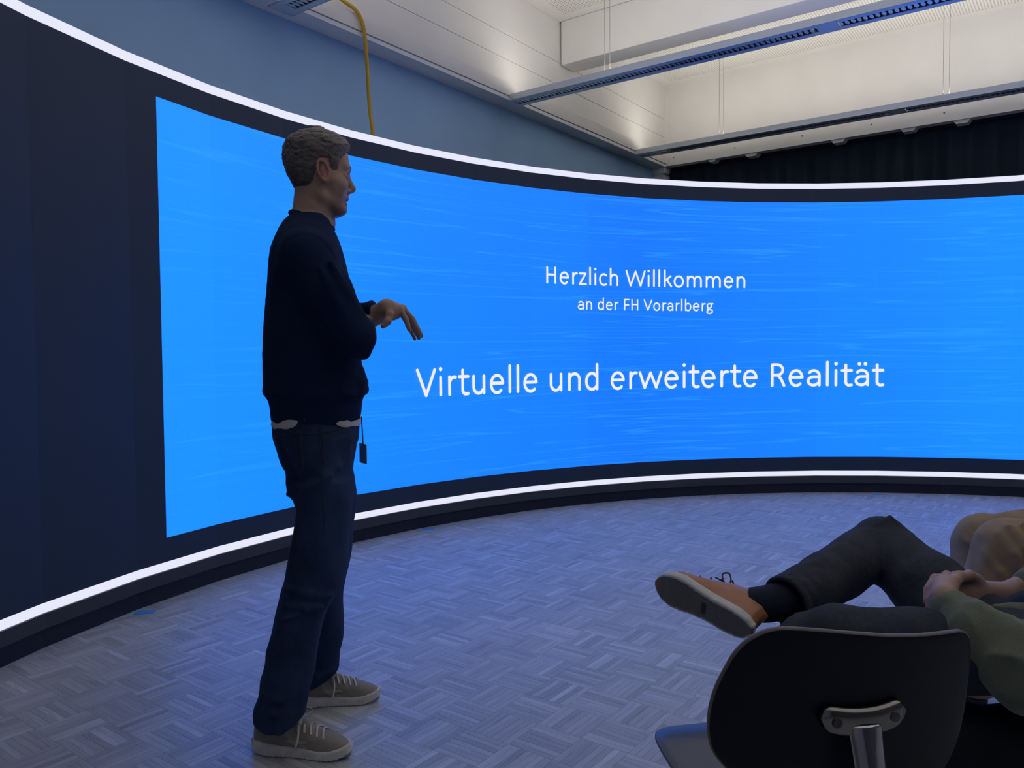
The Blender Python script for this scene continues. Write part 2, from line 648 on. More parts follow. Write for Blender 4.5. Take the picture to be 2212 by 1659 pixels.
hole = mnode('LESS_THAN', mnode('ADD', cell(sp.outputs[0]), cell(sp.outputs[1])), 0.05)
mx = nt.nodes.new('ShaderNodeMix'); mx.data_type = 'RGBA'
nt.links.new(hole, mx.inputs[0])
mx.inputs[6].default_value = (0.76, 0.745, 0.71, 1)
mx.inputs[7].default_value = (0.22, 0.21, 0.20, 1)
nt.links.new(mx.outputs[2], b.inputs['Base Color'])
ce = struct('ceiling', MB().box(WX - .15, RIGHT + .15, FRONT - .15, BACK + .4, CEIL + .012, CEIL + .15), M_white)
for y0, y1 in ((FRONT, 1.60), (1.84, 6.056), (6.297, BACK)):        # perforated fields inside plain margins, one per bay
    MB().box(-3.918, RIGHT, y0, y0 + .10, CEIL, CEIL + .012).build('panel', M_white, ce)
    MB().box(-3.918, RIGHT, y1 - .10, y1, CEIL, CEIL + .012).build('panel', M_white, ce)
    MB().box(-3.918, -3.80, y0 + .10, y1 - .10, CEIL, CEIL + .012).build('panel', M_white, ce)
    MB().box(-3.80, RIGHT, y0 + .10, y1 - .10, CEIL + .004, CEIL + .012).build('perforated_panel', mc, ce)

# suspended fixtures: open trough with a louvre along the underside, tubes shining up
M_tube = mat_emit('lamp_tube', (1.0, 0.93, 0.82), 3.0)


def fixture(y0, x1, label, wires):
    """underside at SOF, from just inside the left wall to x1"""
    w = 0.175
    r = empty('suspended_light', (-3.985, y0, SOF - .004))
    tag(r, label, 'ceiling light', 'suspended trough lights')
    ln = x1 + 3.985
    op0, op1 = 0.048, 0.127                       # louvre opening across the width
    # runs of louvre separated by blank plates
    runs = []
    x = 0.10
    while x < ln - .3:
        e = min(x + 2.42, ln - .05)
        runs.append((x, e)); x = e + 0.13
    mb = MB()
    mb.box(0, ln, 0, op0, 0, .004); mb.box(0, ln, op1, w, 0, .004)
    px = 0
    for a, e in runs:
        mb.box(px, a, op0, op1, 0, .004); px = e
    mb.box(px, ln, op0, op1, 0, .004)
    mb.build('housing', M_metalw, r)
    MB().box(0, ln, -.001, .003, 0, .050).build('side_panel', M_metalw, r)
    MB().box(0, ln, w - .003, w + .001, 0, .050).build('side_panel', M_metalw, r)
    MB().box(-.001, .003, 0, w, 0, .05).build('end_cap', M_metalw, r)
    # reflector trough above the louvre
    rf = MB()
    for a, e in runs:
        rf.box(a, e, op0 + .006, op1 - .006, .041, .043)
        rf.box(a, e, op0 - .003, op0, .003, .043)
        rf.box(a, e, op1, op1 + .003, .003, .043)
    rf.build('reflector', mat('reflector_dark', (0.09, 0.10, 0.12), 0.25, metal=0.6), r)
    # louvre blades: wedges across the opening, shared mesh
    d = (op1 - op0)
    bm_ = MB()
    ym = (op0 + op1) / 2
    lo_ = [(-.002, op0), (-.0125, ym - .012), (-.0125, ym + .012), (-.002, op1), (.002, op1), (.0125, ym + .012), (.0125, ym - .012), (.002, op0)]
    bm_.v = [(x_, y_, .004) for x_, y_ in lo_] + [(x_ * .12, y_, .036) for x_, y_ in lo_]
    bm_.f = [tuple(range(8)), tuple(range(15, 7, -1))] + [(i_, (i_ + 1) % 8 + 0, (i_ + 1) % 8 + 8, i_ + 8)[::-1] for i_ in range(8)]
    bl = bm_.mesh('louvre_blade')
    bl.materials.append(M_lat)
    n = 0
    for a, e in runs:
        k = int((e - a) / 0.036)
        for i in range(0, k):
            if n >= 290:
                break
            o = bpy.data.objects.new('louvre_blade', bl)
            o.location = (a + .014 + (e - a - .014) * i / k, 0, 0)
            o.parent = r
            COL.objects.link(o); n += 1
    # lamp tubes lying in the top of the trough, plus their light
    x = 0.10
    while x < ln - 0.3:
        e = min(x + 1.45, ln - .05)
        MB().tube([(x, w / 2, .056), (e, w / 2, .056)], 0.008, 8, 1).build('lamp_tube', M_tube, r)
        x = e + 0.09
    li = bpy.data.lights.new('uplight', 'AREA')
    li.shape = 'RECTANGLE'; li.size = ln - .30; li.size_y = 0.10
    li.energy = LAMP_W * (ln / 6.0); li.color = (1.0, 0.94, 0.85)
    lo = bpy.data.objects.new('uplight', li)
    lo.location = (ln / 2 + .10, w / 2, .070); lo.rotation_euler = (math.pi, 0, 0); lo.parent = r
    COL.objects.link(lo)
    for xw in wires:
        for dx in (0, .045):
            MB().tube([(xw + 3.985 + dx, w / 2, .04), (xw + 3.985 + dx, w / 2, CEIL - SOF)], 0.0022, 6, 1).build('suspension_wire', mat('wire_grey', (0.35, 0.35, 0.36), 0.4, metal=0.5), r)
        MB().tube([(xw + 3.985, w / 2, .045), (xw + 3.985, w / 2, .085)], 0.006, 8, 1).build('wire_clip', M_dark, r)
        MB().tube([(xw + 3.985, w / 2, CEIL - SOF - .045), (xw + 3.985, w / 2, CEIL - SOF)], 0.010, 8, 1).build('ceiling_anchor', mat('anchor_brown', (0.16, 0.10, 0.08), 0.5), r)
    return r


fixture(7.460, 5.4, 'white trough light nearest the black curtain and white back wall', (-3.01, -1.05, 0.9, 2.9))
fixture(5.247, 5.4, 'white trough light hanging below the ceiling beam, underside shining blue', (-3.04, -1.05, 0.9, 2.9))
fixture(2.970, 5.4, 'white trough light whose end shows beside the yellow cable', (-3.04, -1.05, 0.9, 2.9))
fixture(0.750, 5.4, 'white trough light out of view overhead of the seats', (-3.04, -1.05, 0.9, 2.9))

# curtain with folds, hung under the white header
nu = 420
V, F = [], []
for i in range(nu + 1):
    t = i / nu
    x = -3.92 + t * 9.6
    for j, z in enumerate((3.30, 3.22, 3.10, 2.9, 2.4, 1.2, 0.02)):
        amp = (0.006, 0.014, 0.024, 0.03, 0.034, 0.038, 0.04)[j]
        y = BACK + .19 + amp * (math.sin(x * 37 + 1.7 * math.sin(x * 5.1)) + 0.55 * math.sin(x * 71 + 2.3 * math.sin(x * 3.3) + 0.6 * j)) - .02 * (math.sin(x * 11.3) * (j > 1))
        V.append((x, y, z))
R_ = 7
F = [(i * R_ + j, i * R_ + j + 1, (i + 1) * R_ + j + 1, (i + 1) * R_ + j) for i in range(nu) for j in range(R_ - 1)]
me = bpy.data.meshes.new('curtain'); me.from_pydata(V, [], F)
cu = link('curtain', me, mat('curtain_cloth', (0.024, 0.036, 0.055), 0.95, spec=0.1, bump=0.3, bscale=300), None, True)
md = cu.modifiers.new('thickness', 'SOLIDIFY'); md.thickness = 0.004
tag(cu, 'black pleated curtain hanging across the back wall behind the screen', 'curtain')
br = MB()
rail = struct('curtain_rail', MB().box(-3.9, 5.7, BACK + .14, BACK + .17, 3.262, 3.30), M_black)
tag(rail, 'dark curtain rail under the white back wall panel', 'rail')
del rail['kind']
for k, (x, z, lab) in enumerate(((-3.36, 3.262, 'small white rail plate nearest the left wall corner'), (-2.93, 3.255, 'white chamfered rail plate, second from the left wall corner'),
                  (-2.06, 3.255, 'white chamfered rail plate, third from the left wall corner'), (-1.43, 3.258, 'white chamfered rail plate, fourth from the left wall corner'),
                  (-0.99, 3.255, 'white chamfered rail plate, fifth from the left wall corner'))):
    w = .045 if k == 0 else .075
    o = MB().prism([(-w, .028), (w, .028), (w * .62, -.012), (-w * .62, -.012)], BACK + .02, BACK + .13, lambda a, c, h, x=x, z=z: (x + a, h, z + c)).build('rail_plate', M_white)
    tag(o, lab, 'rail plate', 'white plates under the back wall header')

# yellow cable hanging from the near fixture, down behind the screen
yc = MB().tube([(-3.60, 3.10, 3.325), (-3.72, 3.16, 3.36), (-3.80, 3.30, 3.425), (-3.853, 3.43, 3.425), (-3.860, 3.561, 3.40), (-3.862, 3.622, 3.316), (-3.865, 3.649, 3.142), (-3.868, 3.665, 2.907),
                (-3.868, 3.679, 2.759), (-3.868, 3.70, 2.634), (-3.87, 3.72, 2.3), (-3.87, 3.71, 1.2), (-3.87, 3.70, 0.012), (-3.87, 3.95, 0.012), (-3.87, 4.3, 0.012)], 0.0125, 10, 8).build('yellow_cable', mat('yellow_rubber', (0.60, 0.36, 0.02), 0.45), None, True)
tag(yc, 'yellow cable hanging from the light down behind the screen', 'cable')

# ================================================================== CURVED SCREEN
A0 = math.radians(180 - 71.3) + YAW           # world angle of the slide's centre
STEP = math.radians(6.26)
SEAM = math.radians(165.0) + YAW              # one panel seam
scr = empty('curved_led_screen', (CX, CY, 0))
tag(scr, 'curved wall-height LED screen showing a blue welcome slide between white light strips', 'screen')
M_led = mat_screen()
M_strip = mat_emit('light_strip', (0.80, 0.81, 0.955), 1.0 * STRIP_GAIN)
M_band = mat('plinth_grey', (0.055, 0.058, 0.062), 0.6)
M_kick = mat('plinth_black', (0.012, 0.015, 0.028), 0.65)
n_left, n_right = 3, 18


def arc_mesh(a, z0, z1, r0, r1):
    """flat segment between world angles a and a - STEP; inner radius r0, outer r1"""
    p = []
    for r in (r0, r1):
        for t in (a, a - STEP):
            p.append((r * math.cos(t), r * math.sin(t)))
    v = [(x, y, z) for z in (z0, z1) for x, y in p]
    f = [(0, 1, 5, 4), (3, 2, 6, 7), (0, 2, 3, 1), (4, 5, 7, 6), (2, 0, 4, 6), (1, 3, 7, 5)]
    return v, f


for i in range(-n_left, n_right):
    a = SEAM - i * STEP
    for nm, z0, z1, r0, r1, m in (('screen_panel', 0.1835, 2.5265, RAD, RAD + .07, M_led), ('light_strip', 0.1435, 0.1815, RAD - .002, RAD + .06, M_strip),
                                  ('light_strip', 2.5285, 2.570, RAD - .002, RAD + .06, M_strip), ('plinth_band', 0.080, 0.1420, RAD - .010, RAD + .06, M_band),
                                  ('kick_plate', 0.0, 0.0795, RAD + .004, RAD + .06, M_kick)):
        v, f = arc_mesh(a, z0, z1, r0, r1)
        me = bpy.data.meshes.new(nm); me.from_pydata(v, [], f)
        if nm == 'screen_panel':
            uvl = me.uv_layers.new(name='slide')
            for li_ in me.loops:
                x, y, z = v[li_.vertex_index]
                t = math.atan2(y, x)
                if t < -0.5:
                    t += 2 * math.pi
                uvl.data[li_.index].uv = ((A0 - t) * RAD if False else (A0 - (a if li_.vertex_index % 2 == 0 else a - STEP)) * RAD, z)
            # only the face towards the room carries the slide
            for p in me.polygons:
                if tuple(p.vertices) != (0, 1, 5, 4):
                    for l in p.loop_indices:
                        uvl.data[l].uv = (90.0, 0.0)
        link(nm, me, m, scr)

# lettering: stroke letters (1 em = 1 unit), advance widths and strokes of a light rounded sans
XH, CAP, ASC, TH_ = 0.466, 0.632, 0.690, 0.077


def arc(cx, cy, rx, ry, a0, a1, n=14):
    return [(cx + rx * math.cos(math.radians(a0 + (a1 - a0) * i / n)), cy + ry * math.sin(math.radians(a0 + (a1 - a0) * i / n))) for i in range(n + 1)]


h = TH_ / 2
XT, BT = XH - h, h - .008


def bowl(cx, rx, ry=None):
    return arc(cx, XH / 2 - .002, rx, (XH / 2 - h + .008), 0, 360, 28)


def n_arch(x0, x1):
    r = (x1 - x0) / 2
    return [(x0, XH * .62)] + arc((x0 + x1) / 2 + .006, XT - r * 1.0 + .004, r - .004, r, 165, 0, 12) + [(x1, h)]


def e_(o=0.0):
    return [[(0.068, 0.252), (0.418, 0.252)] if False else [(.085, .258), (.420, .258)], arc(.252, .232, .170, .204, 8, 318, 26)]


G = {
    'H': (0.623, [[(.138, h), (.138, CAP - h)], [(.486, h), (.486, CAP - h)], [(.138, .335), (.486, .335)]]),
    'e': (0.498, [[(.088, .252), (.415, .252)], arc(.250, .232, .168, .203, 6, 312, 26)]),
    'r': (0.349, [[(.128, h), (.128, XT)], [(.128, .30)] + arc(.262, .275, .125, .150, 150, 74, 8)]),
    'z': (0.395, [[(.068, XT), (.322, XT), (.066, h), (.334, h)]]),
    'l': (0.229, [[(.115, h), (.115, ASC - h)]]),
    'i': (0.229, [[(.115, h), (.115, XT)], [(.115, .607), (.115, .609)]]),
    'c': (0.423, [arc(.250, .232, .170, .202, 52, 306, 24)]),
    'h': (0.525, [[(.122, h), (.122, ASC - h)], n_arch(.122, .412)]),
    'W': (0.890, [[(.052, CAP - h), (.230, h), (.445, CAP - h - .02), (.658, h), (.838, CAP - h)]]),
    'k': (0.455, [[(.122, h), (.122, ASC - h)], [(.122, .235), (.370, XT)], [(.205, .300), (.400, h)]]),
    'o': (0.527, [bowl(.264, .180)]),
    'm': (0.799, [[(.122, h), (.122, XT)], n_arch(.122, .400), n_arch(.400, .684)]),
    'n': (0.525, [[(.122, h), (.122, XT)], n_arch(.122, .412)]),
    'a': (0.479, [arc(.232, .292, .148, .138, 142, 0, 14) + [(.380, h)], [(.380, .262), (.26, .262)] + arc(.22, .15, .142, .112, 90, 300, 16) + [(.380, .118)]]),
    'd': (0.525, [[(.402, h), (.402, ASC - h)], arc(.252, .232, .162, .204, 42, 318, 24) + [(.402, .145)], [(.372, .368), (.402, .34)]]),
    'F': (0.459, [[(.138, h), (.138, CAP - h), (.405, CAP - h)], [(.138, .310), (.385, .310)]]),
    'V': (0.567, [[(.050, CAP - h), (.284, h), (.520, CAP - h)]]),
    'b': (0.525, [[(.122, h), (.122, ASC - h)], [(.122, .335)] + arc(.274, .232, .162, .204, 138, -138, 24) + [(.122, .130)]]),
    'g': (0.471, [arc(.215, .308, .130, .124, 0, 360, 24), [(.30, XT), (.428, XT)], [(.130, .20), (.105, .135), (.16, .098), (.30, .088), (.392, .045), (.395, -.045), (.31, -.118), (.20, -.130), (.10, -.105), (.062, -.045), (.09, .02), (.16, .07)]]),
    't': (0.335, [[(.146, .572), (.146, .13)] + arc(.232, .128, .086, .098, 180, 285, 8) + [(.298, .038)], [(.048, XT), (.296, XT)]]),
    'u': (0.525, [[(.116, XT), (.116, .19)] + arc(.255, .185, .139, .150, 180, 300, 12) + [(.405, .150)], [(.405, h), (.405, XT)]]),
    'w': (0.715, [[(.050, XT), (.190, h), (.357, XT - .01), (.524, h), (.665, XT)]]),
    'R': (0.543, [[(.138, h), (.138, CAP - h), (.27, CAP - h)] + arc(.270, .455, .158, .138, 90, -90, 14) + [(.138, .317)], [(.285, .317), (.375, .22), (.462, h)]]),
    ' ': (0.226, []),
}
G['ä'] = (G['a'][0], G['a'][1] + [[(.165, .600), (.165, .602)], [(.322, .600), (.322, .602)]])


def stroke_poly(pts, hw, V, F):
    """ribbon with round ends and round joins in the plane"""
    for i, p in enumerate(pts):
        if i in (0, len(pts) - 1) or True:
            n = 14
            b0 = len(V)
            V.append(p)
            V.extend((p[0] + hw * math.cos(2 * math.pi * q / n), p[1] + hw * math.sin(2 * math.pi * q / n)) for q in range(n))
            F.extend((b0, b0 + 1 + q, b0 + 1 + (q + 1) % n) for q in range(n))
    for p, q in zip(pts, pts[1:]):
        d = math.hypot(q[0] - p[0], q[1] - p[1])
        if d < 1e-6:
            continue
        nx, ny = -(q[1] - p[1]) / d * hw, (q[0] - p[0]) / d * hw
        k = max(1, int(d / 0.12))
        for s in range(k):
            a = (p[0] + (q[0] - p[0]) * s / k, p[1] + (q[1] - p[1]) * s / k)
            c = (p[0] + (q[0] - p[0]) * (s + 1) / k, p[1] + (q[1] - p[1]) * (s + 1) / k)
            b0 = len(V)
            V.extend([(a[0] - nx, a[1] - ny), (c[0] - nx, c[1] - ny), (c[0] + nx, c[1] + ny), (a[0] + nx, a[1] + ny)])
            F.append((b0, b0 + 1, b0 + 2, b0 + 3))


M_text = mat_emit('slide_white', (0.86, 0.86, 0.985), 1.0)


def text_line(s, em, base, arc_c, hw, label):
    """one line bent round the screen, every letter a flat print of its own"""
    adv = sum(G[c][0] for c in s)
    x = -adv / 2 * em
    line = empty('slide_lettering', (0, 0, 0), 0, scr)
    line['label'] = label
    for c in s:
        w, strokes = G[c]
        V, F = [], []
        for st in strokes:
            v, f = [], []
            fat = 1.28 if len(st) == 2 and abs(st[0][1] - st[1][1]) < .01 and abs(st[0][0] - st[1][0]) < .01 else 1.0
            stroke_poly(st, hw * fat, v, f)
            b0 = len(V)
            V += [(x + p[0] * em, p[1] * em) for p in v]
            F += [tuple(b0 + i for i in q) for q in f]
        x += w * em
        if not V:
            continue
        W3 = []
        for u, z in V:
            t = math.radians(180) + YAW - (arc_c + u) / RAD
            W3.append(((RAD - .011) * math.cos(t), (RAD - .011) * math.sin(t), base + z))
        me = bpy.data.meshes.new('letter'); me.from_pydata(W3, [], F)
        link('letter', me, M_text, line)


text_line('Herzlich Willkommen', 0.2085, 1.7085, 5.725, 0.037, 'white welcome heading on the slide')
text_line('an der FH Vorarlberg', 0.1440, 1.5185, 5.727, 0.037, 'smaller white line under the heading')
text_line('Virtuelle und erweiterte Realität', 0.3105, 0.8905, 5.739, 0.037, 'largest white line across the slide')

# blue tape markers on the floor along the plinth
M_tape = mat('blue_tape', (0.06, 0.38, 0.85), 0.6)
for (x, y), lab, s in zip(((-3.50, 1.87), (-3.60, 3.90), (-2.88, 5.69), (-1.415, 6.97)),
                          ('blue tape scrap at the plinth, leftmost of the four', 'blue tape scrap by the plinth right behind the standing man', 'blue tape scrap at the plinth below the large text', 'blue tape scrap at the plinth beyond the seated knees'), (.045, .045, .03, .04)):
    o = MB().prism([(-s, -s * .5), (s * .9, -s * .62), (s, s * .4), (-s * .85, s * .6)], 0.0004, 0.0016, lambda a, c, hh: (a, c, hh)).build('tape_scrap', M_tape)
    o.location = (x, y, 0); o.rotation_euler[2] = 0.8 + 0.4 * s
    tag(o, lab, 'tape', 'blue tape scraps along the plinth')

# ================================================================== PARQUET
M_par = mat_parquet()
MOD, NS = 0.16, 7
SW = MOD / NS
GX, GY = -1.563, 2.186


def plank_geo(along_y, x, y, dz, g=0.0002):
    lx, ly = (SW, MOD) if along_y else (MOD, SW)
    x0, x1, y0, y1 = x + g, x + lx - g, y + g, y + ly - g
    c = 0.0004
    v = [(x0, y0, -.004), (x1, y0, -.004), (x1, y1, -.004), (x0, y1, -.004), (x0, y0, dz - c), (x1, y0, dz - c), (x1, y1, dz - c), (x0, y1, dz - c),
         (x0 + c, y0 + c, dz), (x1 - c, y0 + c, dz), (x1 - c, y1 - c, dz), (x0 + c, y1 - c, dz)]
    f = [(0, 1, 5, 4), (1, 2, 6, 5), (2, 3, 7, 6), (3, 0, 4, 7), (4, 5, 9, 8), (5, 6, 10, 9), (6, 7, 11, 10), (7, 4, 8, 11), (8, 9, 10, 11)]
    return v, f


Mi = M.inverted()


def in_view(x, y):
    p = Mi @ Vector((x, y, 0))
    if p.z > -0.3:
        return None
    u, v = FPX * p.x / -p.z, FPX * p.y / -p.z
    return (-p.z) if abs(u) < 1106 and abs(v) < 830 else None


rnd = random.Random(11)
planks = []
for i in range(-18, 40):
    for j in range(-24, 40):
        mx_, my_ = GX + i * MOD, GY + j * MOD
        cx_, cy_ = mx_ + MOD / 2, my_ + MOD / 2
        if cx_ < WX or cy_ > BACK + .3 or cx_ > RIGHT - .1 or cy_ < FRONT or math.hypot(cx_ - CX, cy_ - CY) > RAD + .12:
            continue
        al = (i + j) % 2 == 0
        for k in range(NS):
            tone = min(1, max(0, rnd.gauss(.46, .17)))
            if rnd.random() < .07:
                tone = min(1, tone + .35)
            planks.append((al, mx_ + (k * SW if al else 0), my_ + (0 if al else k * SW), rnd.uniform(-.00025, 0), tone))


def set_attr(me, name, vals):
    a = me.attributes.new(name, 'FLOAT', 'FACE')
    a.data.foreach_set('value', vals)


scored = []
for n, p in enumerate(planks):
    cx_, cy_ = (p[1] + SW / 2, p[2] + MOD / 2) if p[0] else (p[1] + MOD / 2, p[2] + SW / 2)
    d = in_view(cx_, cy_)
    if d:
        q = Mi @ Vector((cx_, cy_, 0))
        px, py = 1106 - FPX * q.x / q.z, 829.5 + FPX * q.y / q.z
        # not the strips the people and the chair hide
        if (545 < px < 720 and py > 1180) or (px > 1410 and py > 1240):
            continue
        scored.append((d, n))
scored.sort()
single = set(n for d, n in scored[:300])
shared = {}
V, F, T, A = [], [], [], []
for n, (al, x, y, dz, tone) in enumerate(planks):
    if n in single:
        key = (al, min(9, int(tone * 10)))
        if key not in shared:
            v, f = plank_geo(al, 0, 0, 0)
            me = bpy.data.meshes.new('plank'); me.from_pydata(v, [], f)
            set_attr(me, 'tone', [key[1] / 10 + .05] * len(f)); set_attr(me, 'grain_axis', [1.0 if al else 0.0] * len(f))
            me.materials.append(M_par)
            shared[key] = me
        o = bpy.data.objects.new('plank', shared[key])
        o.location = (x, y, dz); o.parent = floor
        COL.objects.link(o)
    else:
        v, f = plank_geo(al, x, y, dz)
        b0 = len(V)
        V += v; F += [tuple(b0 + i for i in q) for q in f]
        T += [tone] * len(f); A += [1.0 if al else 0.0] * len(f)
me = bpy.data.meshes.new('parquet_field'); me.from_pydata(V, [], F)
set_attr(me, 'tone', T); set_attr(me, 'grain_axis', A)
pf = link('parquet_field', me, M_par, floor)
pf['kind'] = 'stuff'

# ================================================================== PEOPLE
SKIN = np.array([0.47, 0.31, 0.245])
M_skin = mat('skin', (0.47, 0.31, 0.245), 0.52, tint=True, spec=0.4, bump=0.08, bscale=500)
M_hair = mat('short_hair', (0.085, 0.072, 0.062), 0.75, tint=True, spec=0.25)
M_eye = mat('eye_white', (0.6, 0.6, 0.58), 0.15, tint=True)


def rotz(a):
    c, s = math.cos(a), math.sin(a)
    return lambda x, y: (c * x + s * y, -s * x + c * y)      # world -> rotated frame


class Head:
    """a head in its own frame: x ahead, y left, z up; feet at z = 0 for a standing person of 1.88 m"""
    def __init__(s, at=(0, 0, 0), yaw=0.0, scale=1.0, pivot=(0.01, 0.0)):
        s.at, s.yaw, s.k, s.p = np.array(at, float), yaw, scale, pivot

    def P(s, q):
        """head frame point -> body frame"""
        c, n = math.cos(s.yaw), math.sin(s.yaw)
        x, y = q[0] - s.p[0], q[1] - s.p[1]
        return (s.at[0] + s.k * (s.p[0] + c * x - n * y), s.at[1] + s.k * (s.p[1] + n * x + c * y), s.at[2] + s.k * q[2])

    def L(s, V):
        """body frame points -> head frame"""
        x, y, z = [(V[..., i] - s.at[i]) / s.k for i in range(3)]
        c, n = math.cos(s.yaw), math.sin(s.yaw)
        x, y = x - s.p[0], y - s.p[1]
        return s.p[0] + c * x + n * y, s.p[1] - n * x + c * y, z

    TABLE = [(1.6125, .040, .086, .028), (1.625, .015, .105, .042), (1.642, -.005, .104, .051), (1.662, -.022, .109, .058), (1.69, -.038, .114, .064),
             (1.72, -.053, .117, .068), (1.738, -.060, .119, .0705), (1.757, -.066, .124, .073), (1.79, -.0685, .120, .0765), (1.82, -.064, .111, .076),
             (1.845, -.050, .094, .067), (1.862, -.026, .070, .051), (1.872, .005, .040, .025)]

    def skull(s, vol, grow=0.0):
        fn, lo, hi = slices(None, s.TABLE, 2.25)

        def f2(x, y, z):
            X = (x - s.at[0]) / s.k; Y = (y - s.at[1]) / s.k; Z = (z - s.at[2]) / s.k
            c, n = math.cos(s.yaw), math.sin(s.yaw)
            X, Y = X - s.p[0], Y - s.p[1]
            return fn(s.p[0] + c * X + n * Y, s.p[1] - n * X + c * Y, Z) * s.k
        pts = np.array([s.P((a, b, c)) for a in (lo[0] - .02, hi[0] + .02) for b in (lo[1] - .02, hi[1] + .02) for c in (lo[2], hi[2])])
        vol.put(f2, pts.min(0), pts.max(0), 0.0)

    def features(s, vol):
        k = s.k
        C = lambda a, b, ra, rb, kk=.008, op='u': vol.cone(s.P(a), s.P(b), ra * k, rb * k, kk * k, op)
        # brow, sockets, cheeks, jaw, chin
        for d in (1, -1):
            C((.113, d * .012, 1.756), (.104, d * .044, 1.758), .0095, .008, .014)
            vol.cone(s.P((.124, d * .030, 1.733)), s.P((.116, d * .043, 1.734)), .0125 * k, .010 * k, .012 * k, 's')
            C((.090, d * .042, 1.703), (.066, d * .055, 1.710), .010, .010, .034)
            C((.090, d * .020, 1.628), (.030, d * .057, 1.663), .012, .013, .02)
            C((.118, d * .012, 1.690), (.113, d * .0145, 1.691), .0078, .006, .006)     # nostril wings
            vol.cone(s.P((.122, d * .007, 1.682)), s.P((.120, d * .008, 1.690)), .0034 * k, .002 * k, .002 * k, 's')
            # lids
            ex, ey, ez = .1015, d * .0325, 1.7335
            for zo, r in ((.0082, .0036), (-.0092, .0030)):
                vol.chain([s.P((ex + .0065, ey - d * .015, ez)), s.P((ex + .0125, ey - d * .004, ez + zo)), s.P((ex + .010, ey + d * .008, ez + zo * .9)), s.P((ex - .002, ey + d * .016, ez))],
                          [.003 * k, r * k, r * k, .003 * k], .004 * k)
            # ear
            e0 = np.array([.036, d * .0745, 1.733])
            rim = []
            for t in np.linspace(-.35, 1.45, 11) * math.pi:
                rim.append(s.P((e0[0] - .004 + .0165 * math.cos(t) - .20 * .031 * math.sin(t), e0[1] + d * (.008 - .004 * math.cos(t)), e0[2] + .031 * math.sin(t))))
            vol.ell(s.P((.034, d * .074, 1.732)), np.array([.0155, .0075, .029]) * k, .006 * k)
            vol.chain(rim, [.0042 * k] * len(rim), .004 * k)
            vol.cone(s.P((.042, d * .087, 1.734)), s.P((.040, d * .087, 1.722)), .0085 * k, .0075 * k, .003 * k, 's')
            vol.cone(s.P((.037, d * .086, 1.744)), s.P((.034, d * .086, 1.748)), .004 * k, .004 * k, .004 * k, 's')
            C((.041, d * .076, 1.703), (.039, d * .075, 1.708), .0062, .007, .008)      # lobe
        C((.114, 0, 1.744), (.131, 0, 1.7015), .0072, .0105, .010)                      # nose
        C((.131, 0, 1.7005), (.124, 0, 1.693), .0110, .0085, .006)
        C((.113, 0, 1.683), (.1135, 0, 1.672), .006, .007, .008)                       # philtrum
        vol.chain([s.P((.096, .023, 1.6615)), s.P((.108, .012, 1.668)), s.P((.1135, 0, 1.6665)), s.P((.108, -.012, 1.668)), s.P((.096, -.023, 1.6615))],
                  [.003 * k, .0052 * k, .0058 * k, .0052 * k, .003 * k], .004 * k)
        vol.chain([s.P((.095, .022, 1.6595)), s.P((.1055, .011, 1.6505)), s.P((.108, 0, 1.6495)), s.P((.1055, -.011, 1.6505)), s.P((.095, -.022, 1.6595))],
                  [.003 * k, .006 * k, .0066 * k, .006 * k, .003 * k], .004 * k)
        vol.chain([s.P((.100, .020, 1.6605)), s.P((.118, 0, 1.6588)), s.P((.100, -.020, 1.6605))], [.0012 * k, .0020 * k, .0012 * k], .001, 's')
        C((.096, .006, 1.631), (.096, -.006, 1.631), .0145, .0145, .014)

    def eyes(s, parent):
        for d in (1, -1):
            bm = bmesh.new()
            bmesh.ops.create_uvsphere(bm, u_segments=24, v_segments=16, radius=.0122 * s.k)
            me = bpy.data.meshes.new('eye')
            bm.to_mesh(me); bm.free()
            co = np.array([v.co for v in me.vertices])
            gaze = np.array([1, 0.0, -.08]); gaze /= np.linalg.norm(gaze)
            c = (co / (.0122 * s.k)) @ gaze
            t = np.where((c > .93)[:, None], [[.01, .01, .01]], np.where((c > .80)[:, None], [[.05, .07, .10]], [[.62, .60, .58]]))
            a = me.color_attributes.new('tint', 'FLOAT_COLOR', 'POINT')
            a.data.foreach_set('color', np.concatenate([t, np.ones((len(t), 1))], 1).astype(np.float32).ravel())
            o = link('eye', me, M_eye, parent, True)
            o.location = s.P((.1015, d * .0325, 1.7335)); o.rotation_euler = (0, 0, s.yaw)
        mb = []
        for d in (1, -1):
            q = MB().tube([s.P((.1245, d * .012, 1.7535)), s.P((.1205, d * .028, 1.7605)), s.P((.104, d * .048, 1.7575))], [.0025 * s.k, .0038 * s.k, .0015 * s.k], 6, 5)
            q.build('eyebrow', mat('brow_hair', (0.09, 0.07, 0.06), 0.8), parent, True)

    LINE = ([-.09, -.017, .004, .014, .022, .050, .058, .066, .078, .084, .094, .106, .114, .150],
            [1.668, 1.674, 1.705, 1.735, 1.768, 1.768, 1.742, 1.735, 1.738, 1.768, 1.782, 1.795, 1.809, 1.818])

    def hair(s, skin_vol, color=(0.26, 0.24, 0.225), h=.003, parent=None, seed=3, top=.0045):
        lo = np.array([s.P((a, b, c)) for a in (-.12, .17) for b in (-.13, .13) for c in (1.64, 1.93)])
        v = Vol(lo.min(0), lo.max(0), h)
        s.skull(v)
        X, Y, Z = np.meshgrid(*v.ax, indexing='ij')
        hx, hy, hz = s.L(np.stack([X, Y, Z], -1))
        # thin at the nape and sides, fuller on top and forward
        up_ = np.clip((hz - 1.70) / .15, 0, 1)
        zl0 = np.interp(hx, *s.LINE)
        off = (.0040 + top * up_ ** 1.6) * np.clip((hz - zl0 + .004) / .030, .12, 1) + .009 * np.clip((hx - .055) / .06, 0, 1) * np.clip((hz - 1.795) / .03, 0, 1)
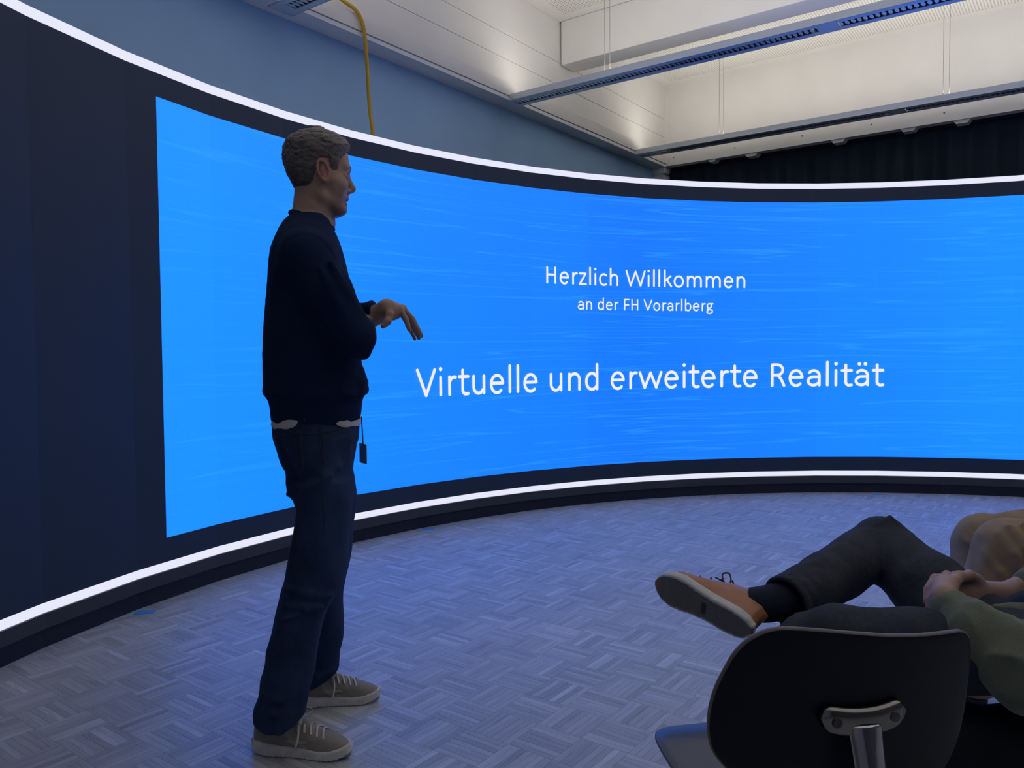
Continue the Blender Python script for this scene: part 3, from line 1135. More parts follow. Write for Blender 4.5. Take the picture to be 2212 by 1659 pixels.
        cl = vnoise(hx * 26, hy * 60 + hz * 25, hz * 60, seed) * .0030 + vnoise(hx * 70 + 9, hy * 170, hz * 170, seed + 1) * .0022 + vnoise(hx * 180, hy * 330, hz * 330, seed + 2) * .0010
        d = v.F - (off + cl * np.clip(up_ * 1.6 + .25, 0, 1.5)) * s.k
        zl = np.interp(hx, *s.LINE)
        zl = zl + vnoise(hx * 160, hy * 160, hz * 60, seed + 4) * .004 + np.clip(.035 - np.abs(hy), 0, 1) * -.1 * (hx > .1)
        g = (zl - hz) * .8 * s.k
        v.F = np.maximum(d, g).astype(np.float32)
        base = np.array(color)

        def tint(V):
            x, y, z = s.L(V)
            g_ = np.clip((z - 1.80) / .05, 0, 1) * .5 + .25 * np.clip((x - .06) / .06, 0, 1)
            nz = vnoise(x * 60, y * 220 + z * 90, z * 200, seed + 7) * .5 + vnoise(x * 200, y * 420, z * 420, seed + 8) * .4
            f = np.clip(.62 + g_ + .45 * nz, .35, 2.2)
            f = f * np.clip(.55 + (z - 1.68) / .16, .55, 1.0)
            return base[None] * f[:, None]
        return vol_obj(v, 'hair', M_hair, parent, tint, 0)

    def skin_tint(s, V):
        x, y, z = s.L(V)
        t = np.tile(SKIN, (len(V), 1))
        ear = np.clip((np.abs(y) - .074) / .006, 0, 1) * (z > 1.68) * (z < 1.78) * (x < .07)
        t *= 1 - ear[:, None] * np.array([.02, .25, .22])
        # stubble
        st = np.clip((1.678 - z) / .02, 0, 1) * np.clip((x - .035 - .35 * (z - 1.62)) / .03, 0, 1) * (z > 1.605)
        t *= 1 - .42 * (st * (.8 + .2 * vnoise(x * 900, y * 900, z * 900)))[:, None]
        lip = np.exp(-(((z - 1.6595) / .0105) ** 2)) * np.clip((x - .098) / .006, 0, 1) * (np.abs(y) < .024)
        t = t * (1 - lip[:, None]) + lip[:, None] * np.array([.36, .17, .15])
        t *= (1 + .05 * vnoise(x * 70, y * 70, z * 70, 5))[:, None]
        near = z < 1.60
        t[near] = SKIN * .95
        return t


def hand(vol, W, K, fingers, thumb, rw=.021, kr=.0125, k=.012):
    """W wrist, K four knuckles, fingers four chains of three points, thumb chain of four"""
    W = np.array(W, float)
    for i, kn in enumerate(K):
        vol.cone(W + (np.array(kn) - np.array(K).mean(0)) * .45, kn, rw * .62, kr, k)
    for i in range(3):
        vol.cone(K[i], K[i + 1], kr * .92, kr * .92, .004)
    rr = [(.0100, .0092, .0082, .0068), (.0104, .0096, .0084, .0070), (.0098, .0090, .0080, .0066), (.0086, .0078, .0070, .0058)]
    for kn, ch, r in zip(K, fingers, rr):
        pts = [kn] + list(ch)
        vol.chain(pts, r[:len(pts)], .0025)
    vol.chain(thumb, [.0175, .0135, .0118, .0092][:len(thumb)], .006)


# ------------------------------------------------------------------ cloth helpers
def folds(amp, freq, ax=(1, 1, 1), seed=0, fine=.0):
    def f(x, y, z):
        r = vnoise(x * freq * ax[0], y * freq * ax[1], z * freq * ax[2], seed)
        r2_ = 1 - np.abs(r) * 2
        d = -amp * r2_
        if fine:
            d = d + fine * vnoise(x * 60, y * 60, z * 60, seed + 3)
        return d
    return f


# ------------------------------------------------------------------ shoes
def shoe(parent, L, loc, rz, style, rot=None, name='shoe', col=(0.40, 0.165, 0.075)):
    """heel at x = 0, toe at x = L, ground z = 0; upper, sole, laces as separate meshes"""
    h = .0028
    xs = np.array([0, .04, .12, .25, .40, .55, .70, .82, .92, .975, 1.0]) * L
    wl_ = np.array([.012, .024, .031, .034, .033, .037, .044, .044, .034, .020, .006])      # one side half widths
    cl_ = np.array([0, 0, 0, 0, .002, .003, .002, -.002, -.006, -.008, -.008])
    root = empty(name, loc, rz, parent) if rot is None else empty(name, loc, 0, parent)
    if rot is not None:
        root.rotation_euler = rot.to_euler()
    run = style == 'runner'
    sole_h = .030 if run else .026
    # sole
    v = Vol((-.03, -.07, -.02), (L + .03, .07, .13), h)

    def sole(x, y, z):
        w = np.interp(x, xs, wl_) + (.005 if run else .004); c = np.interp(x, xs, cl_)
        toe = np.clip((x - .72 * L) / (.28 * L), 0, 1) ** 2 * (.018 if run else .008)
        heel = np.clip((.10 * L - x) / (.1 * L), 0, 1) ** 2 * .006
        zb = toe + heel
        top = sole_h + toe * .6 + (np.interp(x, [-.1, 0, .15 * L, .45 * L, .7 * L, L], [.022, .018, .012, .002, -.002, .004]) if run else 0)
        ex = np.maximum(-x - .006, x - L - .004)
        lat = np.maximum(np.abs(y - c) - w, ex)
        ver = np.maximum(zb - z, z - top)
        r = .006
        a, b_ = lat + r, ver + r
        return np.minimum(np.maximum(a, b_), 0) + np.sqrt(np.maximum(a, 0) ** 2 + np.maximum(b_, 0) ** 2) - r
    v.put(sole, (-.03, -.07, -.02), (L + .03, .07, .12))
    if run:
        v.disp(lambda x, y, z: .0011 * (np.sin(x * 420) * (z < .010 + np.clip((x - .72 * L) / (.28 * L), 0, 1) ** 2 * .018)) + .0010 * vnoise(x * 160, y * 160, z * 160, 4), .012)
    else:
        # outsole ribs and a recessed plate
        def ribs(x, y, z):
            w = np.interp(x, xs, wl_) - .004
            inside = (np.abs(y - np.interp(x, xs, cl_)) < w) & (z < .012)
            rb = ((x > .10 * L) & (x < .34 * L)) | (x > .52 * L) & (x < .97 * L)
            g = .0016 * (np.sin(x * 2 * math.pi / .0066) + .3) * rb
            plate = (x > .43 * L) & (x < .485 * L) & (np.abs(y + .002) < .018)
            return inside * (g + .003 * plate + .0015)
        v.disp(ribs, .012)
    wht = (0.70, 0.67, 0.62) if run else (0.62, 0.62, 0.63)

    def stint(V):
        t = np.tile(np.array(wht), (len(V), 1))
        if not run:
            w = np.interp(V[:, 0], xs, wl_) - .003
            dark = (np.abs(V[:, 1] - np.interp(V[:, 0], xs, cl_)) < w) & (V[:, 2] < .0125 + np.clip((V[:, 0] - .72 * L) / (.28 * L), 0, 1) ** 2 * .008)
            t[dark] = (0.19, 0.185, 0.175)
            plate = dark & (V[:, 0] > .43 * L) & (V[:, 0] < .485 * L) & (np.abs(V[:, 1] + .002) < .018)
            t[plate] = (0.06, 0.05, 0.055)
        else:
            t *= (1 + .12 * vnoise(V[:, 0] * 60, V[:, 1] * 60, V[:, 2] * 60, 9))[:, None]
        return t
    vol_obj(v, 'sole', mat('sole_rubber', (0.6, 0.58, 0.55), 0.7, tint=True, noise=.06, nscale=60), root, stint, 1)
    # upper: half-ellipse sections along the foot
    hs = np.array([.070, .084, .092, .092, .090, .078, .062, .050, .040, .032, .022]) if run else np.array([.118, .142, .146, .138, .116, .090, .066, .053, .044, .036, .024])
    hs = hs + (0.012 if run else 0)
    v = Vol((-.03, -.07, .0), (L + .03, .07, .18), h)

    def upper(x, y, z):
        w = np.interp(x, xs, wl_) + .001; c = np.interp(x, xs, cl_); H = np.interp(x, xs, hs) - .018
        q = (np.abs((y - c) / w) ** 2.3 + np.abs((z - .018) / np.where(z > .018, H, .03)) ** 2.3) ** (1 / 2.3)
        d = (q - 1) * np.minimum(w, H) * .9
        return np.maximum(np.maximum(d, .016 - z + np.clip((x - .72 * L) / (.28 * L), 0, 1) ** 2 * -.010), np.maximum(-x - .001, x - L))
    v.put(upper, (-.03, -.07, 0), (L + .03, .07, .18))
    # opening for the ankle
    zo = 0 if run else .042
    v.cone((.055, 0, .085 + zo), (.055, 0, .16 + zo), .027, .034, .006, 's')
    v.cone((.085, 0, .098 + zo), (.11, 0, .13 + zo), .024, .03, .006, 's')
    if run:
        v.chain([(.118, 0, .102), (.16, -.002, .088), (.20, -.003, .071)], [.006, .008, .007], .010)     # tongue ridge
        v.chain([(.01, -.026, .05), (.10, -.036, .052), (.17, -.041, .05)], [.004, .005, .004], .008)
        v.chain([(.01, .026, .05), (.10, .036, .052), (.17, .041, .05)], [.004, .005, .004], .008)
    else:
        v.chain([(.20, -.036, .040), (.19, -.030, .056), (.205, -.014, .066), (.205, .012, .066), (.19, .028, .056)], [.0022] * 5, .003)
        v.chain([(.004, 0, .05), (-.002, 0, .09), (.0, 0, .115)], [.006, .005, .006], .004)
    v.disp(lambda x, y, z: .0012 * vnoise(x * 50, y * 50, z * 50, 2), .01)
    if run:
        def ut(V):
            base = np.array([0.33, 0.305, 0.265])
            t = np.tile(base, (len(V), 1))
            x, y, z = V.T
            ov = ((z < .060 - .10 * np.abs(x - .14)) & (x > .03) & (x < .20)) | (x < .045)
            st_ = np.abs(np.sin((x * 1.0 + z * 1.4) * 52)) > .90
            t[ov] = np.array([.27, .25, .22])
            mid = (x > .105) & (x < .19) & (z < .085) & (np.sin((x * .8 + z * .75) * 95) > .25)
            t[mid] = np.array([.40, .37, .32])
            toe = x > .20
            t[toe] = np.array([.285, .265, .225])
            return t * (1 + .08 * vnoise(x * 300, y * 300, z * 300, 1))[:, None]
    else:
        def ut(V):
            t = np.tile(np.array(col), (len(V), 1))
            x, y, z = V.T
            t *= (1 + .18 * vnoise(x * 40, y * 40, z * 40, 1) + .05 * vnoise(x * 240, y * 240, z * 240, 2))[:, None]
            return t
    vol_obj(v, 'upper', mat('runner_fabric' if run else 'tan_leather', (.3, .28, .25), 0.85 if run else 0.42, tint=True, spec=.25 if run else .5), root, ut, 1)
    lm = mat('lace_beige' if run else 'lace_brown', (0.66, 0.63, 0.57) if run else (0.09, 0.055, 0.035), 0.85)
    if run:
        zt = lambda x: float(np.interp(x, xs, hs)) + .003
        for i in range(5):
            x = .140 + .019 * i
            z = zt(x)
            MB().tube([(x + .006, -.030, z * .80), (x + .002, -.018, z * .95), (x - .002, 0, z + .003), (x + .002, .018, z * .95), (x + .006, .030, z * .80)], .0036, 6, 4, flat=.5).build('lace', lm, root, True)
        k0 = (.134, 0, zt(.134) + .004)
        for d in (-1, 1):
            MB().tube([k0, (k0[0] + .008, d * .020, k0[2] + .018), (k0[0] + .022, d * .038, k0[2] + .016), (k0[0] + .026, d * .042, k0[2] + .002), (k0[0] + .012, d * .024, k0[2] - .004), k0], .0030, 6, 6, flat=.5).build('lace', lm, root, True)
            MB().tube([k0, (k0[0] + .012, d * .026, k0[2] - .010), (k0[0] + .016, d * .041, k0[2] - .040), (k0[0] + .010, d * .046, k0[2] - .068)], .0030, 6, 6, flat=.5).build('lace', lm, root, True)
    else:
        for i in range(4):
            x = .112 + .022 * i; z = .122 - .0130 * i
            MB().tube([(x, -.020, z - .006), (x, 0, z + .003), (x, .020, z - .006)], .0022, 6, 4).build('lace', lm, root, True)
        MB().tube([(.12, 0, .114), (.125, .004, .134), (.140, .008, .150), (.152, .006, .140), (.138, .002, .122), (.125, 0, .114)], .0022, 6, 6).build('lace', lm, root, True)
        MB().tube([(.12, 0, .114), (.14, -.004, .126), (.165, -.006, .130)], .0020, 6, 6).build('lace', lm, root, True)
    return root


# ------------------------------------------------------------------ the standing man
MAN_AT = c2w(-.62, 2.44)
MAN_RZ = math.radians(14.26) + YAW
HD = Head(yaw=math.radians(6))
bv = Vol((-.16, -.30, .93), (.40, .30, 1.90), .0027)
HD.skull(bv)
HD.features(bv)
# neck, trapezius, core and arms inside the clothes
bv.cone((-.004, 0, 1.52), (.012, 0, 1.67), .063, .0575, .014)
bv.cone((.028, -.050, 1.685), (.046, -.014, 1.565), .011, .012, .018)
bv.cone((.028, .050, 1.685), (.046, .014, 1.565), .011, .012, .018)
bv.ell((.068, 0, 1.592), (.009, .011, .015), .016)
for d in (1, -1):
    bv.cone((-.02, d * .03, 1.56), (-.015, d * .15, 1.475), .045, .035, .03)
bv.chain([(0, 0, 1.54), (0, 0, 1.40), (0, 0, 1.10), (0, 0, .99)], [.07, .10, .09, .09], .03)
bv.chain([(-.01, .165, 1.47), (.075, .215, 1.25), (.235, .10, 1.325)], [.045, .042, .032], .01)
bv.chain([(-.01, -.165, 1.46), (.115, -.20, 1.235), (.120, .02, 1.265)], [.045, .040, .028], .01)
# gesturing left hand: palm down, fingers drooping
bv.chain([(.240, .095, 1.332), (.262, .080, 1.318), (.278, .082, 1.318)], [.030, .023, .014], .012)
hand(bv, (.243, .100, 1.340), [(.281, .074, 1.329), (.293, .091, 1.333), (.297, .110, 1.328), (.291, .127, 1.318)],
     [[(.299, .064, 1.297), (.305, .060, 1.276), (.309, .058, 1.261)], [(.325, .088, 1.296), (.341, .087, 1.265), (.353, .086, 1.242)],
      [(.322, .108, 1.288), (.337, .107, 1.258), (.347, .106, 1.235)], [(.312, .127, 1.283), (.325, .126, 1.256), (.336, .125, 1.232)]],
     [(.246, .085, 1.335), (.246, .056, 1.310), (.238, .044, 1.288), (.224, .041, 1.273)], rw=.027)
# right hand tucked under the left forearm
hand(bv, (.120, .035, 1.262), [(.142, .085, 1.282), (.128, .092, 1.272), (.114, .092, 1.262), (.102, .086, 1.254)],
     [[(.160, .118, 1.272), (.168, .135, 1.255), (.166, .145, 1.240)], [(.146, .126, 1.258), (.154, .142, 1.240), (.150, .150, 1.226)],
      [(.130, .126, 1.246), (.138, .142, 1.229), (.134, .150, 1.216)], [(.114, .116, 1.240), (.122, .132, 1.224), (.118, .140, 1.212)]],
     [(.125, .045, 1.275), (.148, .058, 1.294), (.168, .075, 1.300), (.182, .090, 1.297)])
man = vol_obj(bv, 'person', M_skin, None, HD.skin_tint, 1)
man.location = MAN_AT; man.rotation_euler = (0, 0, MAN_RZ)
tag(man, 'standing man in profile, dark navy sweater and jeans, one hand drooping before the screen', 'person')
HD.hair(bv, parent=man, h=.0025)
HD.eyes(man)

# sweater
sv = Vol((-.21, -.34, .95), (.24, .34, 1.65), .0042)
fn, lo, hi = slices(None, [(.972, -.122, .139, .160), (1.0, -.1245, .146, .166), (1.032, -.1275, .149, .171), (1.05, -.132, .150, .176), (1.068, -.142, .158, .181), (1.09, -.1435, .163, .184), (1.13, -.1435, .154, .186),
                           (1.2, -.143, .143, .188), (1.26, -.139, .132, .193), (1.33, -.133, .124, .20), (1.41, -.126, .112, .205), (1.46, -.121, .106, .205),
                           (1.50, -.115, .097, .19), (1.54, -.101, .082, .150), (1.57, -.087, .064, .105), (1.592, -.074, .058, .079), (1.605, -.06, .05, .066)], 2.35)
sv.put(fn, lo, hi)
for d in (1, -1):
    sv.cone((-.012, d * .165, 1.475), (-.005, d * .06, 1.535), .062, .05, .05)
sv.chain([(-.010, -.180, 1.462), (.045, -.205, 1.36), (.118, -.215, 1.232)], [.070, .066, .056], .025)
sv.chain([(.118, -.215, 1.232), (.130, -.10, 1.248), (.128, .0, 1.268)], [.055, .052, .040], .02)
sv.cone((.120, -.20, 1.21), (.148, -.205, 1.184), .030, .012, .02)       # slack cloth under the elbow
sv.chain([(-.010, .178, 1.465), (.05, .205, 1.36), (.085, .205, 1.275)], [.070, .064, .054], .025)
sv.chain([(.085, .205, 1.275), (.14, .165, 1.305), (.178, .140, 1.316)], [.052, .046, .040], .02)
# drawn-up folds
for pts, r in (([(.055, -.262, 1.44), (.085, -.255, 1.37), (.135, -.235, 1.295)], .006), ([(.02, -.270, 1.43), (.06, -.270, 1.34), (.10, -.262, 1.27)], .006),
               ([(.150, -.06, 1.13), (.135, -.12, 1.10), (.09, -.17, 1.075)], .008), ([(.162, -.03, 1.10), (.150, -.09, 1.08), (.11, -.16, 1.058)], .007), ([(.132, -.05, 1.17), (.145, -.10, 1.11), (.138, -.13, 1.062)], .007)):
    sv.chain(pts, [r * .5, r, r * .5], .018)
sv.disp(folds(.0042, 11, (1, 1, .55), 21, .0008), .02)
sv.disp(lambda x, y, z: -.004 * np.exp(-((z - 1.062) / .016) ** 2), .02)     # blouse over the rib hem
# hem line rising a little towards the back and front
sv.near(lambda x, y, z, F: np.maximum(F, (.972 + .085 * np.abs(x - .0) ** 1.0 * (np.abs(x) > .04) * np.abs(np.abs(x) - .04) / .1 - z)), .05)
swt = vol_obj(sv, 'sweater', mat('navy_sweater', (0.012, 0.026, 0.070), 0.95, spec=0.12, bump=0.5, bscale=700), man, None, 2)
# ribbed neckband and cuffs
ring = [(.006 + .062 * math.cos(t), .060 * math.sin(t), 1.594 - .024 * math.cos(t)) for t in np.linspace(0, 2 * math.pi, 20, endpoint=False)]
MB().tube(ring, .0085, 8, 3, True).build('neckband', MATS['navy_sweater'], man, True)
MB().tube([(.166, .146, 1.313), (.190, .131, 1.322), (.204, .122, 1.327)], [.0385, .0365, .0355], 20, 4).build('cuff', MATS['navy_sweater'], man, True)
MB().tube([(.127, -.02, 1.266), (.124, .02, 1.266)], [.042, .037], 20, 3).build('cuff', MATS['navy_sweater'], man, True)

# white shirt tail under the hem
tv = Vol((-.16, -.2, .93), (.18, .2, 1.06), .004)
fn, lo, hi = slices(None, [(.925, -.124, .1385, .160), (.95, -.1265, .1425, .164), (.97, -.1265, .1440, .166), (1.0, -.122, .142, .164), (1.03, -.12, .14, .16)], 2.35)
tv.put(fn, lo, hi)
tv.near(lambda x, y, z, F: np.maximum(F, (.990 - .027 * np.sqrt(1 - (1 - np.clip((np.abs(x - .008) - .05) / .06, 0, 1)) ** 2)) - z), .06)
tv.disp(folds(.002, 18, (1, 1, .4), 5), .02)
vol_obj(tv, 'shirt_tail', mat('white_cotton', (0.62, 0.62, 0.64), 0.9), man, None, 1)

# jeans
jv = Vol((-.23, -.25, .05), (.20, .30, 1.01), .0045)
fn, lo, hi = slices(None, [(.74, -.06, .106, .150), (.76, -.078, .108, .160), (.79, -.081, .111, .166), (.815, -.080, .115, .170), (.85, -.097, .120, .174), (.894, -.110, .128, .176), (.935, -.120, .138, .171), (.97, -.1205, .1395, .163), (.99, -.119, .1395, .160)], 2.3)
jv.put(fn, lo, hi)
NEAR = [(.098, -.180, -.040, .066, -.150), (.121, -.182, -.036, .067, -.147), (.138, -.184, -.033, .067, -.145), (.176, -.172, -.023, .067, -.140), (.248, -.156, -.009, .067, -.133), (.333, -.138, .007, .068, -.123), (.398, -.121, .024, .070, -.116),
        (.443, -.108, .047, .073, -.111), (.475, -.100, .071, .075, -.107), (.506, -.0895, .084, .077, -.104), (.54, -.083, .0925, .079, -.102), (.611, -.069, .099, .084, -.098), (.662, -.061, .104, .088, -.093), (.745, -.055, .111, .092, -.086), (.80, -.075, .112, .090, -.085)]
FAR = [(.060, -.062, .062, .064, .168), (.10, -.060, .070, .065, .166), (.15, -.060, .074, .066, .163), (.183, -.058, .077, .067, .160), (.226, -.056, .0855, .068, .155), (.321, -.055, .087, .070, .143), (.394, -.056, .088, .072, .132), (.45, -.052, .097, .075, .124),
       (.501, -.047, .109, .078, .116), (.646, -.042, .127, .086, .098), (.724, -.045, .134, .091, .090), (.80, -.07, .128, .090, .086)]
for tb in (NEAR, FAR):
    fn, lo, hi = slices(None, tb, 2.2)
    jv.put(fn, lo, hi, .03)
# folds: behind the knee, above the hem, across the lap
for pts, r in (([(-.085, -.15, .50), (-.02, -.185, .485), (.05, -.17, .47)], .006), ([(-.10, -.16, .455), (-.03, -.19, .45), (.03, -.18, .44)], .006), ([(-.12, -.17, .41), (-.05, -.19, .43)], .005),
               ([(-.165, -.17, .160), (-.12, -.206, .155), (-.06, -.195, .165)], .006), ([(-.15, -.18, .20), (-.11, -.204, .190), (-.05, -.19, .205)], .005),
               ([(-.078, -.10, .765), (-.02, -.17, .79), (.05, -.182, .83)], .006), ([(.11, -.06, .86), (.07, -.15, .85), (.02, -.178, .835)], .004), ([(.06, .10, .14), (.0, .09, .13), (-.05, .12, .15)], .006)):
    jv.chain(pts, [r * .5] + [r] * (len(pts) - 2) + [r * .5], .016)
jv.disp(folds(.0030, 14, (1, 1, .8), 33, .0006), .02)
# hems: cut by slanting planes, higher over the instep
jv.near(lambda x, y, z, F: np.maximum(F, np.where(y < .02, (.092 + .55 * np.clip(x + .105, 0, 1) + .35 * np.clip(-.13 - x, 0, 1) - z), (.068 + .55 * np.clip(x + .04, 0, 1) - z)) * .85), .05)


def jt(V):
    x, y, z = V.T
    t = np.tile(np.array([.023, .041, .092]), (len(V), 1))
    fade = np.exp(-((x - .06) / .06) ** 2) * np.clip((z - .2) / .2, 0, 1) * .5
    t *= (1 + fade + .22 * vnoise(x * 30, y * 30, z * 12, 3) + .12 * vnoise(x * 200, y * 200, z * 60, 8))[:, None]
    return t


jeans = vol_obj(jv, 'jeans', mat('dark_denim', (.018, .034, .07), 0.9, tint=True, spec=.15, bump=.3, bscale=900), man, jt, 2)


def on_surface(obj, pts, axis=(0, 1, 0), start=-0.5, lift=.0012):
    """drop (x, z) points onto the mesh from the side facing -y"""
    bvh = BVHTree.FromPolygons([v.co[:] for v in obj.data.vertices], [p.vertices[:] for p in obj.data.polygons])
    out = []
    P = spline([(a, 0, c) for a, c in pts], 5)
    for x, _, z in P:
        hit = bvh.ray_cast(Vector((x, start, z)), Vector(axis))
        if hit[0] is not None:
            out.append(tuple(hit[0] + hit[1] * lift * (1 if hit[1].y < 0 else -1)))
    return out


M_seam = mat('denim_seam', (.040, .055, .085), 0.9)
for nm, pts in (('pocket_seam', [(-.112, .940), (-.075, .950), (-.036, .962)]), ('pocket_seam', [(-.036, .962), (-.034, .91), (-.029, .855), (-.026, .815), (-.05, .795)]),
                ('pocket_seam', [(.020, .958), (.06, .951), (.096, .953), (.112, .966), (.118, .985)]), ('side_seam', [(.012, .985), (.018, .93), (.022, .86), (.026, .76), (.028, .66)]),
                ('side_seam', [(.020, .985), (.0255, .93), (.029, .86)]), ('waistband', [(-.115, .972), (-.06, .958), (0, .952), (.06, .958), (.12, .972)])):
    p = on_surface(jeans, pts)
    if len(p) > 2:
        MB().tube(p, .0011, 5, 1).build(nm, M_seam, man, True)

shoe(man, .298, (-.183, -.088, 0), math.radians(-21.5), 'runner')
shoe(man, .300, (-.093, .192, 0), math.radians(-3.5), 'runner')

# badge on a strap at the waist
bd = empty('name_badge', tuple(MAN_AT + Matrix.Rotation(MAN_RZ, 3, 'Z') @ Vector((.1535, .03, .866))), MAN_RZ + .35)
MB().box(-.0015, .0015, -.027, .027, -.033, .030).build('card', mat('badge_green', (.30, .46, .40), .35), bd, bevel=.001)
MB().tube([(0, 0, .030), (-.002, 0, .075), (-.004, 0, .118)], .0022, 6, 4).build('strap', mat('badge_strap', (.03, .16, .06), .7), bd, True)
tag(bd, 'small pale badge on a green strap at the standing man\'s waist', 'badge')

# ================================================================== CHAIRS
M_lam = mat('black_laminate', (0.005, 0.008, 0.017), 0.42, spec=0.3)
M_ply = mat('plywood_edge', (0.17, 0.15, 0.14), 0.55, noise=.15, nscale=80)
M_chr = mat('chrome', (0.52, 0.52, 0.54), 0.10, metal=1.0)
M_stl = mat('rivet_steel', (0.10, 0.10, 0.11), 0.3, metal=1.0)
BACKREST = [(680, 806), (850, 792), (1100, 795), (1270, 800), (1500, 800), (1700, 794), (1800, 797), (1862, 830), (1890, 900), (1893, 1000), (1888, 1150), (1868, 1280), (1826, 1390), (1750, 1490),
            (1640, 1578), (1500, 1640), (1300, 1678), (1100, 1688), (900, 1664), (780, 1634), (680, 1593), (600, 1563), (500, 1510), (430, 1440), (400, 1370), (392, 1270), (410, 1150), (450, 1040), (500, 940), (570, 862)]
BACKREST = [((x - 1141) / 750 * .22, (1250 - y) / 750 * .22 / .90 - .115 * (x - 1141) / 750 * .22 + .006) for x, y in BACKREST]
SEAT = [(-.095, .203), (0, .208), (.095, .203), (.155, .185), (.190, .14), (.203, .06), (.205, -.03), (.195, -.11), (.165, -.165), (.11, -.19), (0, -.197), (-.11, -.19), (-.165, -.165), (-.195, -.11), (-.205, -.03), (-.203, .06), (-.190, .14), (-.155, .185)]


def shell(outline, fn, th, name, parent):
    """curved panel: fn(u, v) -> point; thickness th along the local normal; rim gets the edge material"""
    O_ = spline([(a, b, 0) for a, b in outline], 4, True)[:, :2]
    n = len(O_)
    rings = [0.0, .25, .5, .7, .85, .94, .985, 1.0]
    V, F, mi = [], [], []

    def nrm(u, v):
        e = 1e-3
        a = np.array(fn(u + e, v)) - np.array(fn(u - e, v)); b_ = np.array(fn(u, v + e)) - np.array(fn(u, v - e))
        c = np.cross(a, b_)
        return c / np.linalg.norm(c)
    for side in (1, -1):
        for t in rings:
            for u, v in (O_ * t if t else O_[:1] * 0):
                k = .5 * th * side * (1.0 if t < .985 else (.80 if t < 1 else .45))
                V.append(tuple(np.array(fn(u, v)) + nrm(u, v) * k))
    per = 1 + n * (len(rings) - 1)
    for si, side in enumerate((1, -1)):
        o = si * per
        for i in range(n):
            q = (o, o + 1 + i, o + 1 + (i + 1) % n)
            F.append(q if side > 0 else q[::-1]); mi.append(0)
            for r in range(len(rings) - 2):
                a = o + 1 + r * n
                q = (a + i, a + n + i, a + n + (i + 1) % n, a + (i + 1) % n)
                F.append(q if side > 0 else q[::-1]); mi.append(0 if r < len(rings) - 3 else 1)
    a, b_ = 1 + (len(rings) - 2) * n, per + 1 + (len(rings) - 2) * n
    for i in range(n):
        F.append((a + i, b_ + i, b_ + (i + 1) % n, a + (i + 1) % n)); mi.append(1)
    me = bpy.data.meshes.new(name); me.from_pydata(V, [], F)
    me.polygons.foreach_set('material_index', mi)
    o = link(name, me, [M_lam, M_ply], parent, True)
    me.update()
    return o


def seat_fn(u, v):
    z = .468 + .10 * u * u - .9 * max(0, v - .10) ** 2 * 2.2 + .25 * max(0, -v - .08) ** 2 - .006 * math.exp(-((v + .04) / .1) ** 2) * math.exp(-(u / .12) ** 2)
    return (u, v, z)


def back_fn(u, v):
    return (u, -.185 + .042 * (u / .22) ** 2 - .10 * v, .615 + v)


